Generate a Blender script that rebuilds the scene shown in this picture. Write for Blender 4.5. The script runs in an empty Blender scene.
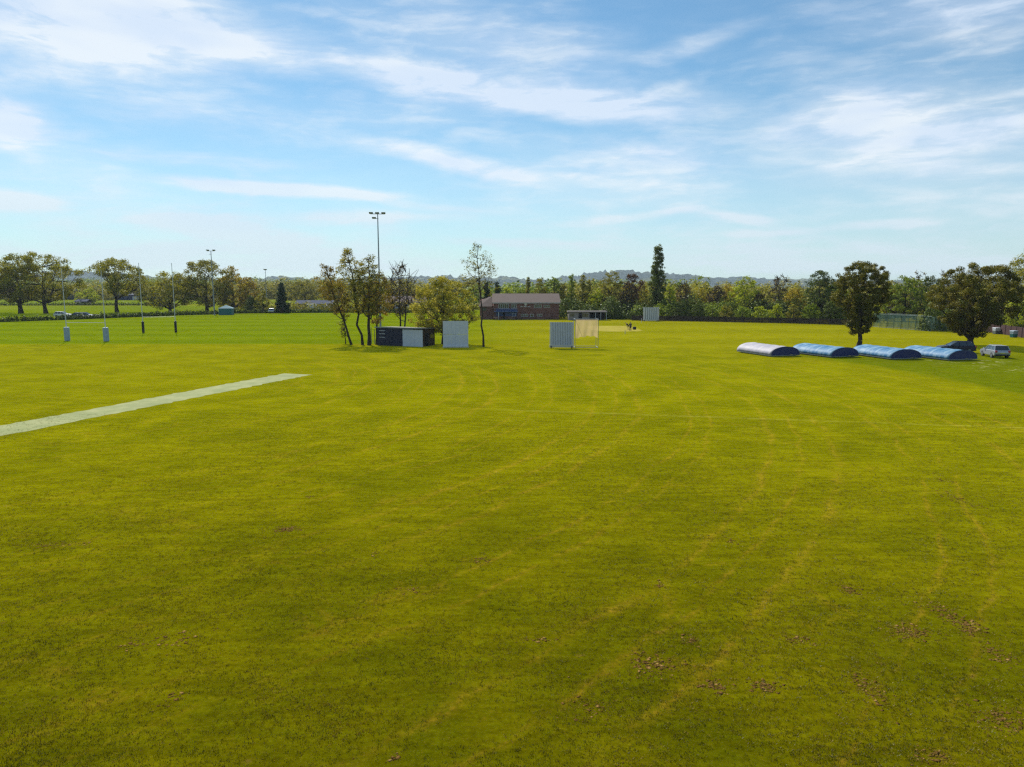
import bpy, math, random
import numpy as np
from mathutils import Vector, Matrix

R = math.radians
scene = bpy.context.scene
COL = scene.collection

# ------------------------------------------------------------------ camera model
W, HH, F, CAMH = 1024, 767, 711.0, 9.0
PITCH = math.atan((HH / 2 - 285.0) / F)
CP, SP = math.cos(PITCH), math.sin(PITCH)

def ray(px, py):
    x = (px - W / 2) / F
    y = -(py - HH / 2) / F
    return Vector((x, CP + y * SP, -SP + y * CP))

def gp(px, py):                       # ground point seen at a pixel of the survey photo
    d = ray(px, py)
    k = -CAMH / d.z
    return Vector((d.x * k, d.y * k, 0))

def at(px, Y):                        # ground point at depth Y under image column px (column read near the ground)
    py = 285 + F * CAMH / Y
    d = ray(px, py)
    return Vector((d.x * Y / d.y, Y, 0))

def zat(py, Y):                       # height above ground of image row py at depth Y
    d = ray(W / 2, py)
    return CAMH + d.z * Y / d.y

# ------------------------------------------------------------------ scene objects
def link(o, parent=None):
    COL.objects.link(o)
    if parent is not None:
        o.parent = parent
    return o

def tag(o, label=None, cat=None, group=None, kind=None):
    if label: o['label'] = label
    if cat: o['category'] = cat
    if group: o['group'] = group
    if kind: o['kind'] = kind
    return o

def empty(name, loc, rz=0.0, label=None, cat=None, group=None):
    o = bpy.data.objects.new(name, None)
    o.location = loc
    o.rotation_euler = (0, 0, rz)
    o.empty_display_size = 0.3
    link(o)
    return tag(o, label, cat, group)

def copy_tree(o, parent=None):
    c = o.copy()
    link(c, parent)
    for ch in list(o.children):
        copy_tree(ch, c)
    return c

def mesh_np(name, verts, faces_n, mats=(), smooth=False):
    """verts (n,3); faces_n (m,k) all of the same corner count."""
    me = bpy.data.meshes.new(name)
    v = np.asarray(verts, np.float32)
    f = np.asarray(faces_n, np.int32)
    me.vertices.add(len(v)); me.vertices.foreach_set('co', v.ravel())
    m, k = f.shape
    me.loops.add(m * k); me.loops.foreach_set('vertex_index', f.ravel())
    me.polygons.add(m)
    me.polygons.foreach_set('loop_start', np.arange(0, m * k, k, dtype=np.int32))
    me.polygons.foreach_set('loop_total', np.full(m, k, np.int32))
    if smooth:
        me.polygons.foreach_set('use_smooth', np.ones(m, bool))
    me.update(calc_edges=True)
    for x in mats: me.materials.append(x)
    return me

class MB:
    """collects boxes, prisms, tubes into one mesh"""
    def __init__(s): s.v = []; s.f = []
    def add(s, vs, fs):
        n = len(s.v); s.v += [tuple(v) for v in vs]; s.f += [tuple(i + n for i in f) for f in fs]; return s
    def box(s, x0, x1, y0, y1, z0, z1):
        vs = [(x, y, z) for z in (z0, z1) for y in (y0, y1) for x in (x0, x1)]
        return s.add(vs, [(0, 2, 3, 1), (4, 5, 7, 6), (0, 1, 5, 4), (2, 6, 7, 3), (0, 4, 6, 2), (1, 3, 7, 5)])
    def prism(s, poly, axis, a, b):    # poly: 2-D outline, extruded along axis from a to b
        def P(p, t):
            return {'x': (t, p[0], p[1]), 'y': (p[0], t, p[1]), 'z': (p[0], p[1], t)}[axis]
        n = len(poly)
        vs = [P(p, a) for p in poly] + [P(p, b) for p in poly]
        fs = [tuple(range(n - 1, -1, -1)), tuple(range(n, 2 * n))]
        fs += [(i, (i + 1) % n, n + (i + 1) % n, n + i) for i in range(n)]
        return s.add(vs, fs)
    def tube(s, p0, p1, r0, r1=None, n=8):
        r1 = r0 if r1 is None else r1
        p0, p1 = Vector(p0), Vector(p1)
        d = (p1 - p0).normalized()
        u = d.orthogonal().normalized(); w = d.cross(u)
        vs = []
        for p, r in ((p0, r0), (p1, r1)):
            for i in range(n):
                t = 2 * math.pi * i / n
                vs.append(p + (u * math.cos(t) + w * math.sin(t)) * r)
        fs = [(i, (i + 1) % n, n + (i + 1) % n, n + i) for i in range(n)]
        fs += [tuple(range(n - 1, -1, -1)), tuple(range(n, 2 * n))]
        return s.add(vs, fs)
    def build(s, name, mat, parent=None, bevel=0.0, smooth=False):
        me = bpy.data.meshes.new(name)
        me.from_pydata(s.v, [], s.f)
        import bmesh
        b = bmesh.new(); b.from_mesh(me)
        bmesh.ops.recalc_face_normals(b, faces=b.faces)
        b.to_mesh(me); b.free()
        if smooth:
            me.polygons.foreach_set('use_smooth', [True] * len(me.polygons))
        me.materials.append(mat)
        o = bpy.data.objects.new(name, me)
        link(o, parent)
        if bevel:
            m = o.modifiers.new('bevel', 'BEVEL'); m.width = bevel; m.segments = 2; m.limit_method = 'ANGLE'
        return o

# ------------------------------------------------------------------ node helpers
class NT:
    def __init__(s, tree): s.t = tree; s.n = tree.nodes; s.l = tree.links
    def set(s, sock, v):
        if hasattr(v, 'is_output') or isinstance(v, bpy.types.NodeSocket): s.l.new(v, sock)
        else:
            if sock.type == 'RGBA' and len(v) == 3: v = (*v, 1)
            sock.default_value = v
    def math(s, op, a, b=None, c=None, clamp=False):
        n = s.n.new('ShaderNodeMath'); n.operation = op; n.use_clamp = clamp
        for i, v in enumerate((a, b, c)):
            if v is not None: s.set(n.inputs[i], v)
        return n.outputs[0]
    def vec(s, op, a, b=None):
        n = s.n.new('ShaderNodeVectorMath'); n.operation = op
        s.set(n.inputs[0], a)
        if b is not None: s.set(n.inputs[1], b)
        return n.outputs['Value'] if op in ('LENGTH', 'DOT_PRODUCT', 'DISTANCE') else n.outputs[0]
    def mapping(s, v, loc=(0, 0, 0), rot=(0, 0, 0), scale=(1, 1, 1), kind='POINT'):
        n = s.n.new('ShaderNodeMapping'); n.vector_type = kind
        s.l.new(v, n.inputs[0]); n.inputs[1].default_value = loc; n.inputs[2].default_value = rot; n.inputs[3].default_value = scale
        return n.outputs[0]
    def noise(s, v, scale, detail=4, rough=0.55, dist=0.0, out=0):
        n = s.n.new('ShaderNodeTexNoise')
        s.l.new(v, n.inputs['Vector'])
        n.inputs['Scale'].default_value = scale; n.inputs['Detail'].default_value = detail
        n.inputs['Roughness'].default_value = rough; n.inputs['Distortion'].default_value = dist
        return n.outputs[out]
    def ramp(s, v, a, b, lo=0.0, hi=1.0, smooth=True):
        n = s.n.new('ShaderNodeMapRange'); n.interpolation_type = 'SMOOTHSTEP' if smooth else 'LINEAR'
        s.set(n.inputs[0], v)
        for i, x in enumerate((a, b, lo, hi)): s.set(n.inputs[i + 1], x)
        return n.outputs[0]
    def mix(s, f, a, b, blend='MIX'):
        n = s.n.new('ShaderNodeMix'); n.data_type = 'RGBA'; n.blend_type = blend
        s.set(n.inputs[0], f); s.set(n.inputs[6], a); s.set(n.inputs[7], b)
        return n.outputs[2]
    def sep(s, v):
        n = s.n.new('ShaderNodeSeparateXYZ'); s.l.new(v, n.inputs[0]); return n.outputs
    def comb(s, x, y, z):
        n = s.n.new('ShaderNodeCombineXYZ')
        for i, v in enumerate((x, y, z)): s.set(n.inputs[i], v)
        return n.outputs[0]

def new_mat(name):
    m = bpy.data.materials.new(name); m.use_nodes = True
    t = NT(m.node_tree); t.n.clear()
    out = t.n.new('ShaderNodeOutputMaterial')
    return m, t, out

def plain(name, col, rough=0.6, metal=0.0, var=0.12, scale=3.0, spec=0.4, stretch=(1, 1, 1), bump=0.0):
    m, t, out = new_mat(name)
    tc = t.n.new('ShaderNodeTexCoord').outputs['Object']
    v = t.mapping(tc, scale=stretch)
    n1 = t.noise(v, scale, 6, 0.65)
    k = t.ramp(n1, 0.25, 0.75, 1 - var, 1 + var, False)
    c = t.vec('MULTIPLY', t.comb(*col), t.comb(k, k, k))
    p = t.n.new('ShaderNodeBsdfPrincipled')
    t.l.new(c, p.inputs['Base Color'])
    t.set(p.inputs['Roughness'], t.ramp(n1, 0.2, 0.8, rough * 0.85, min(1, rough * 1.15), False))
    p.inputs['Metallic'].default_value = metal
    p.inputs['Specular IOR Level'].default_value = spec
    if bump:
        b = t.n.new('ShaderNodeBump'); b.inputs['Distance'].default_value = bump
        t.l.new(t.noise(v, scale * 6, 4), b.inputs['Height']); t.l.new(b.outputs[0], p.inputs['Normal'])
    t.l.new(p.outputs[0], out.inputs[0])
    return m

def leaf_mat(name, c1, c2, trans=0.4, c3=None):
    m, t, out = new_mat(name)
    g = t.n.new('ShaderNodeNewGeometry')
    tc = t.n.new('ShaderNodeTexCoord').outputs['Object']
    f1 = t.ramp(t.noise(tc, 0.45, 3), 0.35, 0.65)
    f2 = g.outputs['Random Per Island']
    c = t.mix(t.math('MULTIPLY_ADD', f1, 0.55, t.math('MULTIPLY', f2, 0.45)), c1, c2)
    if c3:
        c = t.mix(t.ramp(t.noise(t.mapping(tc, loc=(9, 4, 2)), 0.8, 2), 0.52, 0.68), c, c3)
    k = t.math('MULTIPLY_ADD', f2, 0.6, 0.7)
    c = t.vec('MULTIPLY', c, t.comb(k, k, k))
    d = t.n.new('ShaderNodeBsdfDiffuse'); t.l.new(c, d.inputs[0])
    tr = t.n.new('ShaderNodeBsdfTranslucent')
    t.l.new(t.vec('MULTIPLY', c, (1.25, 1.15, 0.6)), tr.inputs[0])
    mx = t.n.new('ShaderNodeMixShader'); mx.inputs[0].default_value = trans * 0.8
    t.l.new(d.outputs[0], mx.inputs[1]); t.l.new(tr.outputs[0], mx.inputs[2])
    gl = t.n.new('ShaderNodeBsdfGlossy'); gl.inputs['Roughness'].default_value = 0.45; gl.inputs[0].default_value = (0.9, 0.95, 1, 1)
    m2 = t.n.new('ShaderNodeMixShader'); m2.inputs[0].default_value = 0.012
    t.l.new(mx.outputs[0], m2.inputs[1]); t.l.new(gl.outputs[0], m2.inputs[2])
    t.l.new(m2.outputs[0], out.inputs[0])
    return m

# ------------------------------------------------------------------ materials
M = {}
M['bark'] = plain('bark', (0.04, 0.03, 0.02), 0.9, var=0.4, scale=4, stretch=(1, 1, 0.3))
M['birch_bark'] = plain('pale_bark', (0.17, 0.14, 0.11), 0.85, var=0.5, scale=3, stretch=(1, 1, 2.5))
M['twig'] = plain('twig', (0.11, 0.08, 0.065), 0.9, var=0.3)
M['leaf_oak'] = leaf_mat('leaf_oak', (0.202, 0.215, 0.0076), (0.307, 0.277, 0.0120), 0.4, (0.144, 0.175, 0.0087))
M['leaf_gold'] = leaf_mat('leaf_gold', (0.288, 0.247, 0.0098), (0.421, 0.319, 0.0164), 0.4)
M['leaf_olive'] = leaf_mat('leaf_olive', (0.183, 0.184, 0.0136), (0.268, 0.247, 0.0218), 0.35)
M['leaf_dark'] = leaf_mat('leaf_dark', (0.057, 0.087, 0.0076), (0.098, 0.131, 0.0109), 0.25)
M['leaf_mid'] = leaf_mat('leaf_mid', (0.135, 0.196, 0.0087), (0.211, 0.268, 0.0131), 0.35)
M['leaf_bright'] = leaf_mat('leaf_bright', (0.249, 0.308, 0.0076), (0.365, 0.411, 0.0142), 0.42)
M['leaf_brown'] = leaf_mat('leaf_brown', (0.211, 0.155, 0.0191), (0.326, 0.236, 0.0273), 0.35)
M['leaf_copper'] = leaf_mat('leaf_copper', (0.078, 0.038, 0.0109), (0.117, 0.057, 0.0149), 0.25)
M['leaf_conifer'] = leaf_mat('leaf_conifer', (0.021, 0.042, 0.0109), (0.039, 0.071, 0.0168), 0.1)
M['leaf_poplar'] = leaf_mat('leaf_poplar', (0.081, 0.112, 0.0120), (0.139, 0.173, 0.0164), 0.3)
M['leaf_hornbeam'] = leaf_mat('leaf_bronze', (0.107, 0.104, 0.0082), (0.186, 0.164, 0.0153), 0.3, (0.062, 0.080, 0.0070))
M['leaf_birch'] = leaf_mat('leaf_birch', (0.249, 0.236, 0.0164), (0.365, 0.308, 0.0273), 0.4)
M['leaf_blossom'] = leaf_mat('leaf_blossom', (0.244, 0.235, 0.0164), (0.520, 0.470, 0.0653), 0.4, (0.163, 0.173, 0.0109))
M['white'] = plain('white_paint', (0.62, 0.63, 0.64), 0.5, var=0.06, scale=1.5)
M['cream'] = plain('cream_board', (0.6, 0.56, 0.46), 0.6, var=0.1)
M['screen'] = plain('screen_board', (0.6, 0.63, 0.68), 0.6, var=0.07, scale=1.2)
M['screen_grey'] = plain('screen_slat', (0.52, 0.54, 0.6), 0.7, var=0.12, scale=1.2)
M['navy'] = plain('navy_paint', (0.012, 0.016, 0.045), 0.5, var=0.25)
M['brown_wood'] = plain('brown_timber', (0.07, 0.045, 0.028), 0.8, var=0.35, scale=2, stretch=(6, 6, 0.6))
M['felt'] = plain('roof_felt', (0.3, 0.28, 0.24), 0.9, var=0.2)
M['galv'] = plain('galvanised_steel', (0.25, 0.28, 0.3), 0.45, metal=0.5, var=0.12)
M['black'] = plain('black_rubber', (0.018, 0.018, 0.02), 0.7, var=0.2)
M['dark'] = plain('dark_void', (0.012, 0.012, 0.014), 0.8, var=0.2)
M['padding_blue'] = plain('pale_blue_padding', (0.33, 0.42, 0.5), 0.55, var=0.15)
M['padding_black'] = plain('black_padding', (0.016, 0.016, 0.02), 0.5, var=0.2)
M['roof_tile'] = plain('roof_tile', (0.092, 0.066, 0.056), 0.95, var=0.16, scale=1.2, stretch=(0.4, 3, 3), bump=0.03)
M['blue_render'] = plain('blue_board', (0.07, 0.11, 0.24), 0.6, var=0.25)
M['fence_dark'] = plain('fence_timber', (0.04, 0.026, 0.022), 0.85, var=0.35, scale=1.5, stretch=(4, 4, 0.4))
M['fence_red'] = plain('fence_red_brown', (0.05, 0.02, 0.018), 0.85, var=0.35, scale=1.5, stretch=(4, 4, 0.4))
M['hut_roof'] = plain('hut_grey_board', (0.2, 0.18, 0.18), 0.9, var=.15, spec=.1)
M['hut_wall'] = plain('hut_wall_board', (0.28, 0.25, 0.24), 0.9, var=.15, spec=.1)
M['gazebo_top'] = plain('gazebo_fabric', (0.2, 0.3, 0.33), 0.9, spec=.1)
M['teal'] = plain('teal_fabric', (0.03, 0.16, 0.15), 0.7)
M['green_net'] = plain('green_wire', (0.06, 0.13, 0.12), 0.6)
M['slate'] = plain('grey_sheet_roof', (0.05, 0.062, 0.1), 0.95, var=0.1, spec=.1)
M['barn'] = plain('dark_blue_sheet', (0.035, 0.05, 0.1), 0.95, var=0.15)
M['skin'] = plain('skin', (0.45, 0.27, 0.2), 0.6, var=0.05)
M['cloth_black'] = plain('black_cloth', (0.015, 0.015, 0.02), 0.8)
M['hair'] = plain('dark_hair', (0.025, 0.018, 0.012), 0.7)
M['red_lamp'] = plain('red_lamp', (0.4, 0.02, 0.015), 0.3)
M['lamp_glass'] = plain('lamp_glass', (0.7, 0.7, 0.68), 0.15)
M['plate'] = plain('plate_yellow', (0.6, 0.5, 0.1), 0.5)
M['car_silver'] = plain('silver_paint', (0.42, 0.45, 0.5), 0.25, metal=0.5, var=0.03)
M['car_white'] = plain('white_car_paint', (0.7, 0.71, 0.72), 0.25, var=0.03)
M['car_dark'] = plain('dark_car_paint', (0.012, 0.016, 0.04), 0.25, var=0.03)
M['car_blue'] = plain('blue_car_paint', (0.05, 0.09, 0.2), 0.25, var=0.03)
M['car_red'] = plain('red_car_paint', (0.25, 0.02, 0.02), 0.25, var=0.03)
M['car_grey'] = plain('grey_car_paint', (0.16, 0.17, 0.19), 0.25, var=0.03)
M['soil'] = plain('soil', (0.11, 0.064, 0.018), 0.95, var=0.4, scale=12, spec=0.0)
M['clod_pale'] = plain('dry_soil', (0.22, 0.135, 0.045), 0.95, var=0.35, scale=12, spec=0.0)

def mat_brick():
    m, t, out = new_mat('brick')
    tc = t.n.new('ShaderNodeTexCoord').outputs['Object']
    x, y, z = t.sep(tc)
    b = t.n.new('ShaderNodeTexBrick')
    t.l.new(t.comb(t.math('ADD', x, y), z, 0.0), b.inputs['Vector'])
    b.inputs['Color1'].default_value = (0.21, 0.062, 0.04, 1); b.inputs['Color2'].default_value = (0.15, 0.046, 0.032, 1)
    b.inputs['Mortar'].default_value = (0.22, 0.19, 0.16, 1)
    b.inputs['Scale'].default_value = 1.0; b.inputs['Brick Width'].default_value = 0.23; b.inputs['Row Height'].default_value = 0.075
    b.inputs['Mortar Size'].default_value = 0.008
    k = t.ramp(t.noise(tc, 0.7, 5), 0.3, 0.7, 0.75, 1.2)
    p = t.n.new('ShaderNodeBsdfPrincipled'); p.inputs['Roughness'].default_value = 0.85
    t.l.new(t.vec('MULTIPLY', b.outputs[0], t.comb(k, k, k)), p.inputs['Base Color'])
    t.l.new(p.outputs[0], out.inputs[0])
    return m
M['brick'] = mat_brick()

def mat_glass(name, col=(0.03, 0.045, 0.06)):
    m, t, out = new_mat(name)
    p = t.n.new('ShaderNodeBsdfPrincipled'); p.inputs['Base Color'].default_value = (*col, 1)
    tc = t.n.new('ShaderNodeTexCoord').outputs['Object']
    t.set(p.inputs['Roughness'], t.ramp(t.noise(tc, 2.0, 2), 0.3, 0.7, 0.04, 0.12))
    p.inputs['Specular IOR Level'].default_value = 0.8
    t.l.new(p.outputs[0], out.inputs[0])
    return m
M['glass'] = mat_glass('window_glass')

def mat_sheet(name, col, fade):
    """plastic cover sheeting with bleached mottle, drawn out into bands that imitate fold shading"""
    m, t, out = new_mat(name)
    tc = t.n.new('ShaderNodeTexCoord').outputs['Object']
    n = t.noise(t.mapping(tc, scale=(0.45, 1.5, 0.5)), 1.1, 6, 0.72, 0.6)  # stretched along the hoops, so the colour carries painted fold shading
    c = t.mix(t.ramp(n, 0.42, 0.58), col, fade)
    d = t.noise(t.mapping(tc, loc=(7, 3, 1)), 2.6, 6, 0.7)
    c = t.mix(t.ramp(d, 0.58, 0.72, 0, 0.35), c, (0.32, 0.3, 0.26))
    p = t.n.new('ShaderNodeBsdfPrincipled')
    t.l.new(c, p.inputs['Base Color']); p.inputs['Roughness'].default_value = 0.6; p.inputs['Specular IOR Level'].default_value = 0.25
    b = t.n.new('ShaderNodeBump'); b.inputs['Distance'].default_value = 0.06; b.inputs['Strength'].default_value = 0.5
    t.l.new(t.noise(tc, 2.2, 4), b.inputs['Height']); t.l.new(b.outputs[0], p.inputs['Normal'])
    t.l.new(p.outputs[0], out.inputs[0])
    return m
M['sheet_white'] = mat_sheet('bleached_sheet', (0.26, 0.26, 0.31), (0.35, 0.335, 0.355))
M['sheet_blue'] = mat_sheet('blue_sheet', (0.02, 0.12, 0.25), (0.14, 0.25, 0.34))
M['sheet_end'] = plain('navy_sheet', (0.012, 0.022, 0.12), 0.5, var=0.2)

def mat_net(name, col, cover):
    m, t, out = new_mat(name)
    d = t.n.new('ShaderNodeBsdfDiffuse')
    tc = t.n.new('ShaderNodeTexCoord').outputs['Object']
    k = t.ramp(t.noise(t.mapping(tc, scale=(1.5, 1, 0.3)), 1.2, 4), 0.3, 0.7, cover - 0.12, cover + 0.12)
    d.inputs[0].default_value = (*col, 1)
    tl = t.n.new('ShaderNodeBsdfTranslucent'); tl.inputs[0].default_value = (*col, 1)
    md = t.n.new('ShaderNodeMixShader'); md.inputs[0].default_value = 0.5
    t.l.new(d.outputs[0], md.inputs[1]); t.l.new(tl.outputs[0], md.inputs[2])
    tr = t.n.new('ShaderNodeBsdfTransparent')
    mx = t.n.new('ShaderNodeMixShader'); t.l.new(k, mx.inputs[0])
    t.l.new(tr.outputs[0], mx.inputs[1]); t.l.new(md.outputs[0], mx.inputs[2])
    t.l.new(mx.outputs[0], out.inputs[0])
    return m
M['tan_net'] = mat_net('tan_netting', (0.55, 0.42, 0.22), 0.72)
M['green_mesh'] = mat_net('green_mesh', (0.1, 0.17, 0.14), 0.35)

# ------------------------------------------------------------------ trees
def tubes_mesh(name, segs, mat, n=5):
    s = np.array(segs, np.float64)            # p0(3) p1(3) r0 r1
    p0, p1, r0, r1 = s[:, :3], s[:, 3:6], s[:, 6], s[:, 7]
    d = p1 - p0
    d /= np.linalg.norm(d, axis=1, keepdims=True) + 1e-9
    ref = np.where(np.abs(d[:, 2:3]) > 0.9, np.array([[1.0, 0, 0]]), np.array([[0, 0, 1.0]]))
    u = np.cross(d, ref); u /= np.linalg.norm(u, axis=1, keepdims=True) + 1e-9
    w = np.cross(d, u)
    a = np.arange(n) * 2 * np.pi / n
    ring = u[:, None, :] * np.cos(a)[None, :, None] + w[:, None, :] * np.sin(a)[None, :, None]
    v = np.concatenate([p0[:, None, :] + ring * r0[:, None, None], p1[:, None, :] + ring * r1[:, None, None]], 1)
    m = len(s)
    i = np.arange(n); j = (i + 1) % n
    q = np.stack([i, j, j + n, i + n], 1)
    f = (q[None] + (np.arange(m) * 2 * n)[:, None, None]).reshape(-1, 4)
    return mesh_np(name, v.reshape(-1, 3), f, (mat,), True)

def leaves_mesh(name, pos, size, rng, mat, face=None, rough=0.75):
    """leaf sprays as small bent rhombs; face: the way each spray turns (outwards from its clump)"""
    n = len(pos)
    if face is None: face = np.zeros((n, 3)); rough = 1.0
    nd = face + rng.normal(size=(n, 3)) * rough * 0.6 + np.array([0, 0, 0.25])
    nd /= np.linalg.norm(nd, axis=1, keepdims=True) + 1e-9
    a = np.cross(nd, rng.normal(size=(n, 3))); a /= np.linalg.norm(a, axis=1, keepdims=True) + 1e-9
    b = np.cross(nd, a)
    sz = size * rng.uniform(0.6, 1.35, (n, 1))
    a *= sz; b *= sz * rng.uniform(0.55, 0.9, (n, 1))
    bend = -nd * sz * 0.16
    v = np.stack([pos - a * .5, pos + b * .5 + bend, pos + a * .5, pos - b * .5 + bend], 1).reshape(-1, 3)
    return mesh_np(name, v, np.arange(4 * n).reshape(-1, 4), (mat,))

PROF = {
    'dome': lambda t: np.sqrt(np.clip(1 - (np.clip(t, 0, 1) * 1.25 - 0.25) ** 2, 0, 1)) * np.clip(0.55 + t * 2, 0, 1),
    'ball': lambda t: np.sqrt(np.clip(1 - (2 * t - 1) ** 2, 0, 1)),
    'cone': lambda t: np.clip(1.05 - t, 0.04, 1) ** 0.9,
    'column': lambda t: np.clip(np.sin(np.pi * (0.13 + 0.8 * t)), 0, 1) ** 0.8 * np.where(t < .55, 1, 1 - 0.75 * (t - .55)),
    'vase': lambda t: np.clip(0.25 + 1.15 * t, 0, 1) * np.sqrt(np.clip(1.03 - np.clip(t * 1.5 - 0.5, 0, 1) ** 2, 0, 1)),
    'fan': lambda t: np.clip(0.35 + 1.0 * t, 0, 1) * np.sqrt(np.clip(1.05 - np.clip(t * 1.3 - 0.3, 0, 1) ** 2.5, 0, 1)),
    'bush': lambda t: np.sqrt(np.clip(1 - t ** 2, 0, 1)),
    'poplar': lambda t: np.interp(t, [0, .08, .25, .5, .75, .9, 1], [.55, .9, 1, .92, .66, .5, .3]),
    'egg': lambda t: np.interp(t, [0, .15, .42, .7, .88, 1], [.22, .62, 1, .98, .74, .4]),
    'club': lambda t: np.interp(t, [0, .28, .52, .8, .93, 1], [.38, .6, 1, .96, .7, .4]),
    'airy': lambda t: np.clip(np.sin(np.pi * np.clip(0.12 + 0.86 * t, 0, 1)), 0.05, 1) ** 0.8,
}

def bumps(rng, k=7, f=1.0):
    A = rng.normal(size=(k, 3)) * f; ph = rng.uniform(0, 6.28, k)
    return lambda p: np.sin(p @ A.T + ph).mean(1) * 2.2

def make_tree(name, loc, h, w, D, prof='dome', leaf='leaf_oak', bark='bark', seed=1, cb=0.25, dens=1.0, lean=(0, 0),
              gaps=0.35, trunk_r=None, depth=None, label='', cat='tree', group=None, stems=1, bare=False, twigs=1.0, leaf_k=1.0, clump=None, few=1.2):
    rng = np.random.default_rng(seed)
    depth = w if depth is None else depth
    pf = PROF[prof]
    lf = 0.0017 * D * leaf_k
    crown_h = h * (1 - cb)
    cr = clump if clump else max(0.066 * min(w, crown_h * 1.5), lf * 1.7)
    area = w * crown_h * 0.72
    ncl = int(np.clip(area / (cr * cr) * 0.95 * few, 14, 700))
    nb = bumps(rng, 7, 3.2 / max(w, 1.0)); ob = bumps(rng, 6, 5.5 / max(w, 1.0))
    pts = []
    tries = 0
    while len(pts) < ncl and tries < 60:
        tries += 1
        t = rng.uniform(0, 1, 400)
        keep = rng.uniform(0, 1, 400) < np.clip(pf(t), 0.1, 1)
        t = t[keep]
        ang = rng.uniform(0, 2 * np.pi, len(t))
        rad = rng.uniform(0, 1, len(t)) ** 0.42
        rr = pf(t) * rad
        p = np.stack([np.cos(ang) * rr * (w / 2 - cr * .7), np.sin(ang) * rr * (depth / 2 - cr * .7), cb * h + t * (crown_h - cr * .7)], 1)
        k = nb(p) > -1 + gaps * 1.6 - 0.2
        p = p[k]
        sc = 1 + 0.16 * ob(p)[:, None]
        p[:, :2] *= np.clip(sc, 0.7, 1.12)
        pts += list(p)
    P = np.array(pts[:ncl])
    P[:, 0] += lean[0] * P[:, 2]; P[:, 1] += lean[1] * P[:, 2]
    root = empty(name, loc, 0, label, cat, group)
    # skeleton
    segs = []
    nodes = []
    tr = trunk_r or 0.018 * h + 0.012 * w
    for sidx in range(stems):
        off = rng.normal(size=2) * (0 if stems == 1 else tr * 3)
        top = h * (cb + (1 - cb) * (0.9 if prof in ('cone', 'column', 'airy') else 0.62))
        nz = 9
        prev = np.array([off[0], off[1], -0.15]); pr = tr * 1.35 / math.sqrt(stems)
        wob = rng.normal(size=(nz + 1, 2)) * 0.008 * h
        for i in range(1, nz + 1):
            z = top * i / nz
            spread = off * (z / top) * (0 if stems == 1 else 4)
            q = np.array([off[0] + spread[0] + lean[0] * z + wob[i, 0], off[1] + spread[1] + lean[1] * z + wob[i, 1], z])
            r = (tr / math.sqrt(stems)) * (1 - 0.85 * (z / top)) + 0.015
            segs.append((*prev, *q, pr, r)); nodes.append((*q, r)); prev = q; pr = r
    nodes_np = np.array(nodes)
    # main limbs
    nl = int(np.clip(ncl / 9, 5, 26))
    idx = rng.choice(len(P), min(nl, len(P)), replace=False)
    limb_nodes = [tuple(x) for x in nodes]
    for i in idx:
        tgt = P[i]
        dxy = np.hypot(tgt[0] - lean[0] * tgt[2], tgt[1] - lean[1] * tgt[2])
        za = np.clip(tgt[2] - dxy * (0.9 if prof != 'cone' else 0.05), cb * h * 0.75, top)
        k = np.argmin(np.abs(nodes_np[:, 2] - za) + (rng.uniform(0, 1, len(nodes_np)) * 0.1))
        a = nodes_np[k, :3]; r0 = max(nodes_np[k, 3] * 0.55, 0.02)
        prev = a; pr = r0
        for s_ in (0.3, 0.55, 0.8, 1.0):
            q = a + (tgt - a) * s_
            q[2] = a[2] + (tgt[2] - a[2]) * s_ ** 1.25
            q = q + rng.normal(size=3) * 0.012 * h * (1 if s_ < 1 else 0)
            r = r0 * (1 - 0.8 * s_) + 0.008
            segs.append((*prev, *q, pr, r)); limb_nodes.append((*q, r)); prev = q; pr = r
    LN = np.array(limb_nodes)
    for p in P:
        if rng.uniform() > twigs: continue
        cand = LN[LN[:, 2] < p[2] + 0.05 * h]
        if len(cand) == 0: cand = LN
        k = np.argmin(np.linalg.norm(cand[:, :3] - p, axis=1))
        a = cand[k, :3]
        r0 = min(cand[k, 3], 0.0006 * D + 0.01)
        mid = (a + p) / 2 + rng.normal(size=3) * 0.01 * h
        segs.append((*a, *mid, r0, r0 * .7)); segs.append((*mid, *p, r0 * .7, r0 * .35))
        if bare:
            for _ in range(4):
                e = p + rng.normal(size=3) * cr * 0.9 + np.array([0, 0, cr * .7])
                m2 = (p + e) / 2 + rng.normal(size=3) * cr * .15
                segs.append((*p, *m2, 0.0004 * D, 0.0003 * D)); segs.append((*m2, *e, 0.0003 * D, 0.00015 * D))
    me = tubes_mesh(name + '_trunk', segs, M[bark])
    link(bpy.data.objects.new('trunk', me), root)
    # leaves
    n = int(np.clip(dens * 3.6 * area / (lf * lf * 0.36), 150, 80000))
    per = rng.uniform(0.4, 1.6, len(P)); per = np.maximum((per / per.sum() * n).astype(int), 1)
    base = np.repeat(P, per, axis=0)
    g = rng.normal(size=base.shape); g /= np.linalg.norm(g, axis=1, keepdims=True)
    face = g.copy()
    csz = np.repeat(rng.uniform(0.75, 1.3, (len(P), 1)), per, axis=0)
    g *= (rng.uniform(0, 1, (len(base), 1)) ** 0.3) * cr * csz * rng.uniform(0.85, 1.12, (len(base), 1))
    g[:, 2] *= 0.72
    pos = base + g
    pos[:, 2] = np.maximum(pos[:, 2], 0.03)
    me = leaves_mesh(name + '_crown', pos, lf, rng, M[leaf], face)
    link(bpy.data.objects.new('crown', me), root)
    return root

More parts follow.
